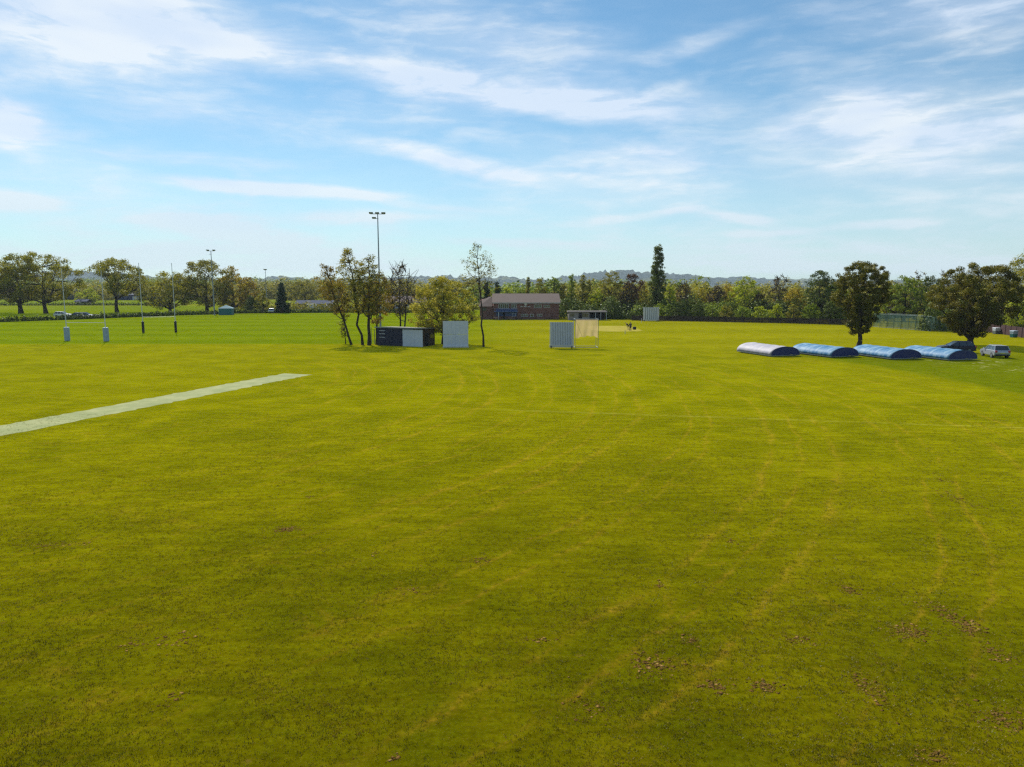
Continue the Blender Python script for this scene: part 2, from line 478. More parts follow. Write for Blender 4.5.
def mass(name, boxes, lf, mat, seed, dens, kind='stuff', label=None, cat=None, group=None):
    """foliage through a run of lumps: (x, y, z0, rx, ry, rz)"""
    rng = np.random.default_rng(seed)
    pos = []; faces = []
    for (x, y, z0, rx, ry, rz) in boxes:
        n = int(dens * (rx * rz * 2) / (lf * lf * 0.36))
        g = rng.normal(size=(n, 3)); g /= np.linalg.norm(g, axis=1, keepdims=True)
        g *= (rng.uniform(0, 1, (n, 1)) ** 0.25)
        g[:, 2] = np.abs(g[:, 2])
        fb = bumps(rng, 6, 2.6)
        faces.append(g.copy())
        g *= np.clip(1 + 0.2 * fb(g)[:, None], 0.6, 1.25)
        pos.append(g * np.array([rx, ry, rz]) + np.array([x, y, z0]))
    pos = np.concatenate(pos)
    me = leaves_mesh(name, pos, lf, rng, mat, np.concatenate(faces))
    o = bpy.data.objects.new(name, me)
    link(o)
    return tag(o, label, cat, group, kind)
# ------------------------------------------------------------------ ground
SUN_AZ, SUN_EL = R(-26), R(47)        # azimuth from +Y towards +X

def mat_ground():
    m, t, out = new_mat('turf')
    tc = t.n.new('ShaderNodeTexCoord').outputs['Object']
    x, y, z = t.sep(tc)
    # colour mottling at several sizes
    big = t.noise(tc, 0.035, 4, 0.6)
    med = t.noise(tc, 0.22, 5, 0.62, 0.4)
    patch = t.noise(t.mapping(tc, loc=(40, 13, 0)), 0.5, 5, 0.65, 0.5)
    fine = t.noise(tc, 3.2, 5, 0.75)
    micro = t.noise(tc, 16, 3, 0.8)
    green = (0.056, 0.06, 0.0006); lime = (0.092, 0.085, 0.0007); straw = (0.19, 0.118, 0.008); deep = (0.04, 0.055, 0.001)
    c = t.mix(t.ramp(med, 0.36, 0.66), green, lime)
    c = t.mix(t.ramp(big, 0.42, 0.62, 0, 0.6), c, lime)
    c = t.mix(t.ramp(fine, 0.42, 0.72, 0, 0.5), c, deep)
    # mower tracks: rings about a far pivot, worn in places
    dx = t.math('ADD', x, 50.0); dy = t.math('SUBTRACT', y, 63.0)
    r = t.math('SQRT', t.math('ADD', t.math('MULTIPLY', dx, dx), t.math('MULTIPLY', dy, dy)))
    r = t.math('ADD', r, t.math('MULTIPLY', t.math('SUBTRACT', t.noise(tc, .16, 5, .65), 0.5), 2.0))
    r = t.math('ADD', r, t.math('MULTIPLY', t.math('SINE', t.math('MULTIPLY', r, 1.07)), 0.75))
    sw = t.math('ABSOLUTE', t.math('SUBTRACT', t.math('FRACT', t.math('DIVIDE', r, 2.35)), 0.5))
    track = t.math('ADD', t.math('MULTIPLY', t.ramp(sw, 0.33, 0.5), 0.55), t.math('MULTIPLY', t.ramp(sw, 0.44, 0.5), 0.5))
    wear = t.math('MULTIPLY', t.math('MULTIPLY', track, t.ramp(t.noise(t.mapping(tc, loc=(21, 7, 0)), 0.3, 6, .72, 1.0), 0.34, 0.62)), t.math('MULTIPLY', t.ramp(t.noise(tc, 5, 6, .8), .36, .6), t.ramp(t.math('ADD', x, t.math('MULTIPLY', y, .3)), -6, 8, .45, 1.0)))
    c = t.mix(t.math('MULTIPLY', wear, .66, clamp=True), c, straw)
    thin = t.ramp(t.noise(t.mapping(tc, loc=(3, 77, 0)), 0.33, 6, 0.7, 0.8), 0.56, 0.74)
    c = t.mix(t.math('MULTIPLY', t.math('MULTIPLY', thin, t.ramp(t.noise(tc, 6, 5, .8), .4, .6)), 0.6), c, straw)
    # inside / outside of the mown oval
    e1 = t.math('POWER', t.math('ABSOLUTE', t.math('DIVIDE', t.math('ADD', x, 45.0), 87.0)), 4.0)
    e2 = t.math('POWER', t.math('ABSOLUTE', t.math('DIVIDE', t.math('SUBTRACT', y, 45.0), 64.0)), 4.0)
    e = t.math('ADD', t.math('ADD', e1, e2), t.math('MULTIPLY', t.math('SUBTRACT', med, 0.5), 0.05))
    outside = t.ramp(e, 0.94, 1.08)
    stripe = t.ramp(t.math('SINE', t.math('ADD', t.math('MULTIPLY', y, 0.42), t.math('MULTIPLY', med, 1.5))), -0.35, 0.35)
    left = t.mix(stripe, (0.044, 0.062, 0.0005), (0.068, 0.084, 0.0006))
    right = t.mix(t.ramp(t.math('SINE', t.math('ADD', t.math('MULTIPLY', y, 0.25), t.math('MULTIPLY', med, 2.5))), -0.6, 0.6), (0.085, 0.08, 0.001), (0.112, 0.1, 0.002))
    near_r = (0.048, 0.06, 0.001)
    rgt = t.mix(t.ramp(y, 84, 108), near_r, right)
    o = t.mix(t.ramp(t.math('SUBTRACT', x, t.math('MULTIPLY', y, 0.02)), -22, 6), left, rgt)
    o = t.mix(t.ramp(fine, 0.45, 0.75, 0, 0.25), o, deep)
    o = t.mix(t.ramp(thin, 0, 1, 0, 0.3), o, straw)
    c = t.mix(outside, c, o)
    # a pale mower line along the inside of the oval and a faint old boundary line across it
    ln = t.ramp(t.math('ABSOLUTE', t.math('SUBTRACT', y, t.math('MULTIPLY_ADD', x, -0.2, 50.9))), 0.12, 0.4, 1, 0)
    ln = t.math('MULTIPLY', ln, t.math('MULTIPLY', t.ramp(x, -4, 3), t.ramp(patch, 0.3, 0.6)))
    c = t.mix(t.math('MULTIPLY', ln, 0.45), c, (0.17, 0.16, 0.03))
    # the far cricket square: dry, shaved turf
    q = gp(612, 328.5)
    sx = t.math('DIVIDE', t.math('SUBTRACT', x, q.x + 0.3), 5.0); sy = t.math('DIVIDE', t.math('SUBTRACT', y, q.y), 10.0)
    sq = t.math('ADD', t.math('POWER', t.math('ABSOLUTE', sx), 4.0), t.math('POWER', t.math('ABSOLUTE', sy), 4.0))
    sq = t.ramp(t.math('ADD', sq, t.math('MULTIPLY', t.math('SUBTRACT', patch, .5), 1.2)), 0.5, 1.3, 1, 0)
    c = t.mix(t.math('MULTIPLY', sq, 0.8), c, (0.24, 0.19, 0.06))
    # worn, pale ground beside the parked cars
    wn = t.ramp(t.noise(tc, 0.9, 5, 0.7), 0.56, 0.66)
    box = t.math('MULTIPLY', t.math('MULTIPLY', t.ramp(x, 47, 52), t.ramp(x, 62, 58, 0, 1)), t.math('MULTIPLY', t.ramp(y, 70, 76), t.ramp(y, 88, 84)))
    c = t.mix(t.math('MULTIPLY', t.math('MULTIPLY', wn, box), 0.75), c, (0.33, 0.3, 0.2))
    # soil showing through in scattered spots
    soil_n = t.noise(t.mapping(tc, loc=(11, 5, 0)), 1.7, 6, 0.75)
    soil = t.math('MULTIPLY', t.ramp(soil_n, 0.58, 0.66), t.ramp(t.math('ADD', patch, t.math('MULTIPLY', wear, 0.3)), 0.56, 0.72))
    c = t.mix(t.math('MULTIPLY', soil, 0.85), c, (0.13, 0.075, 0.02))
    # beyond the field: pastures in strips
    far = t.ramp(y, 245, 265)
    fn = t.noise(t.mapping(tc, scale=(0.4, 1, 1)), 0.012, 3, 0.5)
    fc = t.mix(t.ramp(fn, 0.45, 0.55), (0.05, 0.065, 0.006), (0.085, 0.085, 0.012))
    c = t.mix(far, c, fc)
    dry = t.noise(t.mapping(tc, loc=(2, 8, 0)), 13, 6, 0.85)
    c = t.mix(t.ramp(dry, 0.55, 0.66, 0, 0.6), c, (0.15, 0.1, 0.012))
    wisp = t.noise(t.mapping(tc, loc=(6, 1, 0), rot=(0, 0, R(-58)), scale=(0.4, 1.9, 1)), 1.1, 7, 0.72, 0.5)
    kw = t.ramp(wisp, 0.36, 0.64, 0.84, 1.16)
    c = t.vec('MULTIPLY', c, t.comb(kw, kw, kw))
    k = t.ramp(t.noise(tc, 7, 8, 0.85), 0.38, 0.62, 0.55, 1.2, False)
    k2 = t.ramp(fine, 0.25, 0.75, 0.8, 1.2, False)
    k = t.math('MULTIPLY', k, k2)
    c = t.vec('MULTIPLY', c, t.comb(k, k, k))
    df = t.n.new('ShaderNodeBsdfDiffuse'); t.l.new(c, df.inputs[0])
    sh = t.n.new('ShaderNodeBsdfSheen'); zone = t.mix(t.ramp(t.math('SUBTRACT', x, t.math('MULTIPLY', y, 0.02)), -22, 6), (0.36, 0.4, 0.002), t.mix(t.ramp(y, 84, 108), (0.3, 0.31, 0.002), (0.54, 0.46, 0.003)))
    zone = t.mix(outside, (0.56, 0.475, 0.003), zone)
    zone = t.mix(t.math('MULTIPLY', t.math('ADD', t.math('MULTIPLY', wear, .9), t.math('MULTIPLY', thin, .4), clamp=True), .7), zone, (.82, .54, .03))
    zk = t.math('MULTIPLY', t.math('MULTIPLY', t.ramp(med, .3, .7, .86, 1.14), t.ramp(wisp, .36, .64, .84, 1.16)), t.ramp(fine, .36, .64, .78, 1.18))
    t.l.new(t.vec('MULTIPLY', zone, t.comb(zk, zk, zk)), sh.inputs['Color']); sh.inputs['Roughness'].default_value = 0.38
    p = t.n.new('ShaderNodeAddShader'); t.l.new(df.outputs[0], p.inputs[0]); t.l.new(sh.outputs[0], p.inputs[1])
    b = t.n.new('ShaderNodeBump'); b.inputs['Strength'].default_value = 0.55; b.inputs['Distance'].default_value = 0.05
    hgt = t.math('ADD', t.math('MULTIPLY', t.noise(tc, 14, 8, 0.9), 0.9), t.math('MULTIPLY', fine, 0.5))
    t.l.new(hgt, b.inputs['Height']); t.l.new(b.outputs[0], df.inputs['Normal'])
    t.l.new(p.outputs[0], out.inputs[0])
    return m
M['turf'] = mat_ground()
g = mesh_np('ground', [(-3900, -250, 0), (3900, -250, 0), (3900, 4300, 0), (-3900, 4300, 0)], [(0, 1, 2, 3)], (M['turf'],))
tag(link(bpy.data.objects.new('ground', g)), kind='structure')

# synthetic cricket strip, a sheet 4 mm proud of the turf
def mat_strip():
    m, t, out = new_mat('synthetic_strip')
    tc = t.n.new('ShaderNodeTexCoord').outputs['Object']
    n = t.noise(tc, 0.7, 6, 0.7); f = t.noise(tc, 9, 4, 0.7)
    c = t.mix(t.ramp(n, 0.35, 0.62), (0.215, 0.23, 0.075), (0.145, 0.175, 0.04))
    c = t.mix(t.ramp(t.noise(t.mapping(tc, loc=(5, 5, 0)), 0.3, 4), 0.5, 0.7, 0, 0.5), c, (0.11, 0.14, 0.025))
    k = t.ramp(f, 0.3, 0.7, 0.85, 1.12)
    p = t.n.new('ShaderNodeBsdfPrincipled'); p.inputs['Roughness'].default_value = 0.9
    t.l.new(t.vec('MULTIPLY', c, t.comb(k, k, k)), p.inputs['Base Color'])
    t.l.new(p.outputs[0], out.inputs[0]); return m
rng0 = np.random.default_rng(5)
a, b = np.array([-36.2, 31.0]), np.array([-21.9, 72.0]); a0, b0 = a, b
d = (b - a) / np.linalg.norm(b - a); nrm = np.array([d[1], -d[0]])
vs, fs = [], []
NS = 90
for i in range(NS + 1):
    p_ = a + (b - a) * i / NS
    for s_ in (-1, 1):
        w_ = 1.62 + rng0.normal() * 0.11
        vs.append((*(p_ + nrm * s_ * w_), 0.004))
for i in range(NS): fs.append((2 * i, 2 * i + 1, 2 * i + 3, 2 * i + 2))
tag(link(bpy.data.objects.new('cricket_strip', mesh_np('cricket_strip', vs, fs, (mat_strip(),)))), kind='structure')

# soil casts on the outfield: small clods lying in patches
rng = np.random.default_rng(11)
spots = [(287, 529, .55, .2, 60), (655, 665, .5, .35, 70), (717, 687, .3, .2, 30), (765, 687, .35, .18, 35), (910, 632, .5, .25, 60), (965, 625, .35, .5, 70),
         (940, 610, .3, .4, 25), (690, 640, .2, .15, 14), (590, 710, .5, .3, 14), (850, 590, .25, .25, 30), (870, 690, .3, .5, 40), (800, 640, .4, .2, 18), (1005, 720, .5, .3, 40),
         (175, 640, .6, .3, 26), (130, 645, .3, .2, 12), (310, 497, .2, .1, 8), (375, 553, .1, .1, 5), (410, 590, .3, .2, 12), (480, 560, .3, .2, 12), (60, 545, 1.2, .2, 26), (960, 500, .4, .8, 40),
         (945, 480, .4, .6, 20), (395, 757, .1, .1, 6), (170, 700, .3, .2, 7), (935, 757, .3, .15, 24), (1000, 655, .3, .3, 26), (660, 585, .2, .2, 10), (730, 540, .2, .3, 12), (540, 640, .4, .1, 10)]
pv, pf = [], []
pale = []
def clod(c, r, flat=1.0):
    n = len(pv)
    u = rng.normal(size=(6, 3)) * 0.25
    for k, (ax, ay, az) in enumerate(((1, 0, 0), (-1, 0, 0), (0, 1, 0), (0, -1, 0), (0, 0, .8), (0, 0, -.3))):
        pv.append((c[0] + (ax + u[k, 0]) * r, c[1] + (ay + u[k, 1]) * r, c[2] + (az + u[k, 2] * .5) * r * flat))
    for i, j in ((0, 2), (2, 1), (1, 3), (3, 0)):
        pf.append((n + i, n + j, n + 4)); pf.append((n + j, n + i, n + 5))
for (px, py, sx_, sy_, cnt) in spots:
    c0 = gp(px, py)
    for _ in range(int(cnt * 4)):
        o = rng.normal(size=2)
        clod((c0.x + o[0] * sx_ * .6, c0.y + o[1] * sy_ * .9, 0), 0.006 + 0.02 * rng.uniform() ** 2)
        if rng.uniform() < .3:
            o = rng.normal(size=2); clod((c0.x + o[0] * sx_ * .55, c0.y + o[1] * sy_ * .8, 0.0), 0.02 + 0.05 * rng.uniform(), .08)
for _ in range(1500):
    yy = 12 + 34 * rng.uniform() ** 1.3
    xx = rng.uniform(-.75, .75) * yy * 1.05
    rr = math.hypot(xx + 50, yy - 63) / 2.35
    if rng.uniform() < 0.75 and abs(rr % 1 - 0.5) < 0.38: continue
    clod((xx, yy, 0), 0.008 + 0.018 * rng.uniform() ** 2)
me = mesh_np('soil_casts', pv, pf, (M['soil'], M['clod_pale']))
mi = (np.arange(len(pf)) // 8 * 7919 % 5 == 0).astype(np.int32)
me.polygons.foreach_set('material_index', mi)
tag(link(bpy.data.objects.new('soil_crumbs', me)), kind='stuff')

# longer blades standing out of the mown sward near the viewer
rng = np.random.default_rng(77)
NTU = 90000
ty = 11.5 * 4.3 ** rng.uniform(0, 1, NTU)
tx = rng.uniform(-.78, .78, NTU) * (ty + 3)
pb_ = bumps(np.random.default_rng(4), 9, .5); pc_ = bumps(np.random.default_rng(5), 9, 1.9)
pt = np.stack([tx, ty, np.zeros(NTU)], 1)
keep = (pb_(pt) + .8 * pc_(pt)) > rng.uniform(-1.6, 1.1, NTU)
pt = pt[keep]
nb = 6
base = np.repeat(pt, nb, 0) + rng.normal(size=(len(pt) * nb, 3)) * np.array([.035, .035, 0])
ang = rng.uniform(0, 6.283, len(base)); ln_ = rng.uniform(.022, .06, len(base)); lean_ = rng.uniform(.2, 1.1, len(base))
dirn = np.stack([np.cos(ang) * np.sin(lean_), np.sin(ang) * np.sin(lean_), np.cos(lean_)], 1) * ln_[:, None]
sd_ = np.stack([-np.sin(ang), np.cos(ang), np.zeros(len(base))], 1) * rng.uniform(.004, .008, len(base))[:, None]
gv = np.stack([base - sd_, base + sd_, base + dirn], 1).reshape(-1, 3)
M['blade'] = leaf_mat('grass_blade', (0.06, 0.068, 0.001), (0.14, 0.125, 0.003), 0.5)
M['dry_blade'] = leaf_mat('dry_grass_blade', (0.15, 0.098, 0.01), (0.26, 0.17, 0.03), 0.35)
gm = mesh_np('grass', gv, np.arange(len(gv)).reshape(-1, 3), (M['blade'], M['dry_blade']))
rr_ = np.hypot(base[:, 0] + 50, base[:, 1] - 63) / 2.35
dryp = np.where(np.abs(rr_ % 1 - .5) > .4, .32, .05) + .25 * np.clip(pc_(base) - .5, 0, 1)
for (px, py, sx_, sy_, cnt) in spots:
    c0 = gp(px, py)
    dryp += .8 * np.exp(-((base[:, 0] - c0.x) / (sx_ * 1.3)) ** 2 - ((base[:, 1] - c0.y) / (sy_ * 1.6)) ** 2)
gm.polygons.foreach_set('material_index', (rng.uniform(0, 1, len(base)) < dryp).astype(np.int32))
tag(link(bpy.data.objects.new('grass', gm)), kind='stuff')

# ------------------------------------------------------------------ hills
def mat_hills():
    m, t, out = new_mat('wooded_hills')
    tc = t.n.new('ShaderNodeTexCoord').outputs['Object']
    n = t.noise(t.mapping(tc, scale=(1, .5, 1)), 0.006, 4, 0.6)
    c = t.mix(t.ramp(n, 0.54, 0.62), (0.07, 0.095, 0.1), (0.11, 0.135, 0.11))  # blue-grey tones: part of the distance haze is put into the hill colour
    k = t.ramp(t.noise(tc, 0.06, 4, .7), .3, .7, .6, 1.4)
    p = t.n.new('ShaderNodeBsdfDiffuse'); t.l.new(t.vec('MULTIPLY', c, t.comb(k, k, k)), p.inputs[0])
    t.l.new(p.outputs[0], out.inputs[0]); return m
HX = np.arange(-2600, 2601, 9.0); HY = np.concatenate([np.linspace(1250, 2300, 26), np.linspace(2340, 3600, 10)])
sky_px = [-400, 0, 60, 100, 200, 290, 330, 370, 400, 440, 500, 545, 575, 592, 620, 650, 690, 705, 730, 770, 800, 850, 1024, 1400]
sky_py = [280, 278, 273, 275, 281, 280, 280.5, 279, 278, 279, 279, 280, 277, 273, 272.5, 274, 276, 278.5, 278, 280.5, 282, 282.5, 282, 281]
rng = np.random.default_rng(3)
hv = []
tb = rng.normal(size=(len(HX), len(HY)))
A = rng.uniform(0, 6.28, 9)
for i, hx in enumerate(HX):
    for j, hy in enumerate(HY):
        px = 512 + F * hx / hy
        want = np.interp(px, sky_px, sky_py)
        hmax = CAMH + (285 - want) / F * hy * 0.98
        s_ = np.clip((hy - 1250) / 1000, 0, 1)
        if hy > 2340: s_ = max(0, 1 - (hy - 2340) / 1200)
        z_ = (hmax - 1) * (s_ * s_ * (3 - 2 * s_)) - 4
        z_ += (math.sin(hx * .011 + hy * .004 + A[0]) * 3 + math.sin(hx * .027 + A[1] + hy * .01) * 2) * s_
        z_ += abs(tb[i, j]) * 5.5 * s_ + max(0, math.sin(hx * .05 + A[2]) * math.sin(hx * 0.017 + A[3])) * 5 * s_
        hv.append((hx, hy, z_))
ny = len(HY)
hf = [(i * ny + j, (i + 1) * ny + j, (i + 1) * ny + j + 1, i * ny + j + 1) for i in range(len(HX) - 1) for j in range(ny - 1)]
tag(link(bpy.data.objects.new('hills', mesh_np('hills', hv, hf, (mat_hills(),)))), kind='structure')

# ------------------------------------------------------------------ far woods (read as one mass)
rng = np.random.default_rng(21)
def lumps(px0, px1, D0, D1, top0, top1, n, wid):
    out = []
    for i in range(n):
        px = px0 + (px1 - px0) * (i + rng.uniform(-.4, .4)) / max(n - 1, 1)
        D = rng.uniform(D0, D1)
        p = at(px, D)
        h = max(zat(rng.uniform(top0, top1), D), 3)
        r_ = wid * rng.uniform(.7, 1.4)
        out.append((p.x, p.y, 0, r_, r_, h))
    return out
mass('woodland', lumps(-30, 300, 430, 560, 280, 287, 60, 9) + lumps(250, 480, 380, 520, 277, 284, 45, 8), 1.3, M['leaf_olive'], 31, 2.2)
mass('woodland', lumps(-20, 330, 600, 900, 277, 283, 60, 16) + lumps(470, 700, 330, 520, 279, 287, 60, 8), 1.6, M['leaf_mid'], 32, 2.0)
mass('woodland', lumps(560, 1090, 245, 380, 281, 290, 190, 6), 0.85, M['leaf_olive'], 33, 2.2)
mass('undergrowth', lumps(560, 880, 190, 215, 294, 306, 60, 3.0), 0.5, M['leaf_dark'], 34, 2.0)
mass('undergrowth', lumps(640, 900, 186, 205, 300, 311, 46, 2.4), 0.45, M['leaf_mid'], 35, 1.7)
mass('undergrowth', lumps(930, 1090, 140, 165, 294, 312, 26, 2.6), 0.4, M['leaf_dark'], 36, 2.0)
mass('undergrowth', lumps(225, 480, 245, 275, 300, 308, 40, 2.4), 0.6, M['leaf_olive'], 37, 1.6)

# ------------------------------------------------------------------ hedges
def hedge(name, pts, h, w, lf, mat, seed, label, dens=2.0, step=0.9):
    out = []
    rr = np.random.default_rng(seed)
    for p, q in zip(pts[:-1], pts[1:]):
        L = (q - p).length; n = int(L / step)
        for i in range(n):
            c = p.lerp(q, (i + .5) / n)
            out.append((c.x, c.y, 0, step * .8, w * rr.uniform(.8, 1.1), h * rr.uniform(.8, 1.12)))
    return mass(name, out, lf, mat, seed, dens, 'thing', label, 'hedge')
hedge('hedge', [gp(-12, 322.5), gp(0, 322), gp(60, 320), gp(180, 315.3), gp(225, 314)], 1.45, 1.0, .42, M['leaf_dark'], 41, 'low dark hedge along the far edge of the rugby pitch at left', 3.0)
hedge('hedge', [gp(225, 313.6), gp(275, 313), gp(350, 312.6), gp(470, 313)], 1.5, .9, .45, M['leaf_dark'], 42, 'low dark hedge in front of the car park, right of the teal gazebo', 3.0)
hedge('hedge', [at(-20, 315), at(60, 318), at(170, 318)], 1.6, 1.0, .6, M['leaf_dark'], 43, 'second low hedge crossing the pasture beyond the oaks', 1.6)
hedge('hedge', [at(574, 190), at(634, 188)], 2.5, 1.2, .36, M['leaf_dark'], 44, 'tall clipped dark hedge behind the flat-roofed hut', 2.4, 1.0)

# ------------------------------------------------------------------ trees
TG = 'trees along the far edge of the cricket field'
TL = 'trees beyond the rugby pitch'
def T(name, label, px, D, top, wpx, prof, leaf, cb=.2, group=None, cat='tree', **k):
    s = k.pop('seed', int(px * 7 + top))
    return make_tree(name, at(px, D), zat(top, D), wpx * D / F, D, prof, leaf, seed=s, cb=cb, label=label, cat=cat, group=group, **k)
# clump by the scorer's shed
G = 'thin trees by the navy shed'
T('birch_tree', 'birch leaning to the left at the end of the clump beside the navy shed', 351.5, 108, 262, 37, 'airy', 'leaf_brown', .38, G, bark='bark', lean=(-.31, 0), dens=.4, gaps=.3, trunk_r=.17, clump=.5)
T('birch_tree', 'tall olive birch with a slightly tilted dark trunk, second from the left in the clump', 362.5, 107.5, 246, 40, 'airy', 'leaf_birch', .34, G, bark='bark', lean=(-.13, 0), dens=.34, gaps=.34, trunk_r=.19, clump=.5)
T('birch_tree', 'thick-stemmed straight birch nearest the left end of the navy shed', 369, 107, 253, 44, 'airy', 'leaf_olive', .34, G, bark='bark', lean=(.02, 0), dens=.4, gaps=.3, trunk_r=.26, clump=.5)
T('birch_tree', 'slim brown birch standing right against the left wall of the navy shed', 376, 108, 270, 34, 'airy', 'leaf_brown', .3, G, bark='bark', lean=(.06, 0), dens=.45, gaps=.3, trunk_r=.1, clump=.5)
T('sapling', 'short drooping sapling at the foot of the leaning birch', 345.5, 109.5, 307, 17, 'airy', 'leaf_olive', .2, None, 'sapling', bark='bark', dens=.3, trunk_r=.07, clump=.4)
T('bare_tree', 'nearly leafless tree with upright twigs rising behind the roof of the navy shed', 401, 123, 262, 38, 'airy', 'leaf_brown', .28, None, bark='bark', dens=.1, gaps=.25, trunk_r=.22, bare=True, stems=2, clump=.7)
T('blossom_tree', 'round yellow-green tree in blossom overhanging the plain white sight screen', 443.3, 109, 274, 76, 'dome', 'leaf_blossom', .16, None, bark='bark', dens=1.1, gaps=.14, trunk_r=.3, clump=.62, few=1.5, depth=9.0)
T('birch_tree', 'tall airy birch with a thin trunk just right of the plain white sight screen', 483.5, 104, 240, 42, 'airy', 'leaf_olive', .42, None, bark='bark', lean=(-.055, 0), dens=.13, gaps=.4, trunk_r=.14, clump=.42, few=.8, twigs=.9)
# two big trees by the covers
T('bronze_tree', 'upright bronze-green tree with foliage low down its trunk behind the blue covers', 858.5, 104, 261, 54, 'club', 'leaf_hornbeam', .16, None, dens=2.2, gaps=-.15, trunk_r=.34, seed=9, clump=.55, few=1.7)
T('bronze_tree', 'broad dark spreading tree shading the parked cars', 970.5, 106.5, 261, 90, 'egg', 'leaf_hornbeam', .12, None, dens=2.2, gaps=-.2, trunk_r=.42, seed=14, clump=.72, few=1.5)
# left field
T('oak_tree', 'left one of the two big oaks standing together beyond the rugby pitch', 21, 228, 250, 58, 'dome', 'leaf_oak', .2, TL, dens=.9, gaps=.24, few=1.5, trunk_r=.7)
T('oak_tree', 'right one of the two big oaks, with the thicker double trunk', 46, 228, 247, 76, 'dome', 'leaf_oak', .22, TL, dens=.8, gaps=.36, trunk_r=.6)
T('oak_tree', 'oak cut off by the left border of the photo', -8, 236, 254, 52, 'dome', 'leaf_olive', .22, TL, dens=.5, gaps=.32, trunk_r=.6)
T('oak_tree', 'lone spreading oak on a bare trunk between the two pairs of rugby posts', 117, 238, 256, 64, 'dome', 'leaf_oak', .3, TL, dens=.9, gaps=.3, few=1.5, trunk_r=.6)
T('round_tree', 'low rounded tree behind the right hand black-padded rugby post', 170, 240, 270, 60, 'dome', 'leaf_oak', .12, TL, dens=.9, gaps=.1, few=1.5, trunk_r=.5)
T('willow_tree', 'tall broad tree with feathery top behind the slimmer floodlight mast', 207, 243, 257, 66, 'dome', 'leaf_olive', .12, TL, dens=.9, gaps=.25, few=1.5, trunk_r=.6)
T('golden_tree', 'golden leafed tree right behind the teal gazebo', 234, 246, 265, 36, 'dome', 'leaf_gold', .1, TL, dens=.7, gaps=.2)
T('golden_tree', 'thinner golden brown tree between the teal gazebo and the dark conifer', 249, 250, 275, 28, 'dome', 'leaf_brown', .1, TL, dens=.55, gaps=.25)
T('shrub', 'dark leafy shrub left of the conifer', 251, 236, 294, 16, 'bush', 'leaf_dark', .02, TL, 'shrub', dens=1.0, gaps=.1)
T('shrub', 'olive shrub touching the left side of the conifer', 263, 236, 288, 18, 'bush', 'leaf_olive', .02, TL, 'shrub', dens=.9, gaps=.1)
T('conifer', 'dark blue-green conifer alone at the end of the car park', 282.5, 232, 282, 19, 'cone', 'leaf_conifer', .03, TL, dens=2.2, gaps=-.2, few=2.)
T('distant_tree', 'yellow-green tree glimpsed in the gap between the pair of oaks and the lone oak', 88, 330, 286, 26, 'dome', 'leaf_bright', .1, TL, dens=.9, gaps=.1)
T('distant_tree', 'pale tree over the low blue-roofed building', 305, 345, 279, 34, 'dome', 'leaf_olive', .1, TL, dens=.8, gaps=.15)
T('distant_tree', 'bushy tree behind the crown of the leaning birch', 334, 330, 276, 34, 'dome', 'leaf_olive', .1, TL, dens=.8, gaps=.15)
T('distant_tree', 'tree in the gap between the leafless tree and the blossom tree', 408, 300, 282, 30, 'dome', 'leaf_olive', .1, TL, dens=.8, gaps=.15)
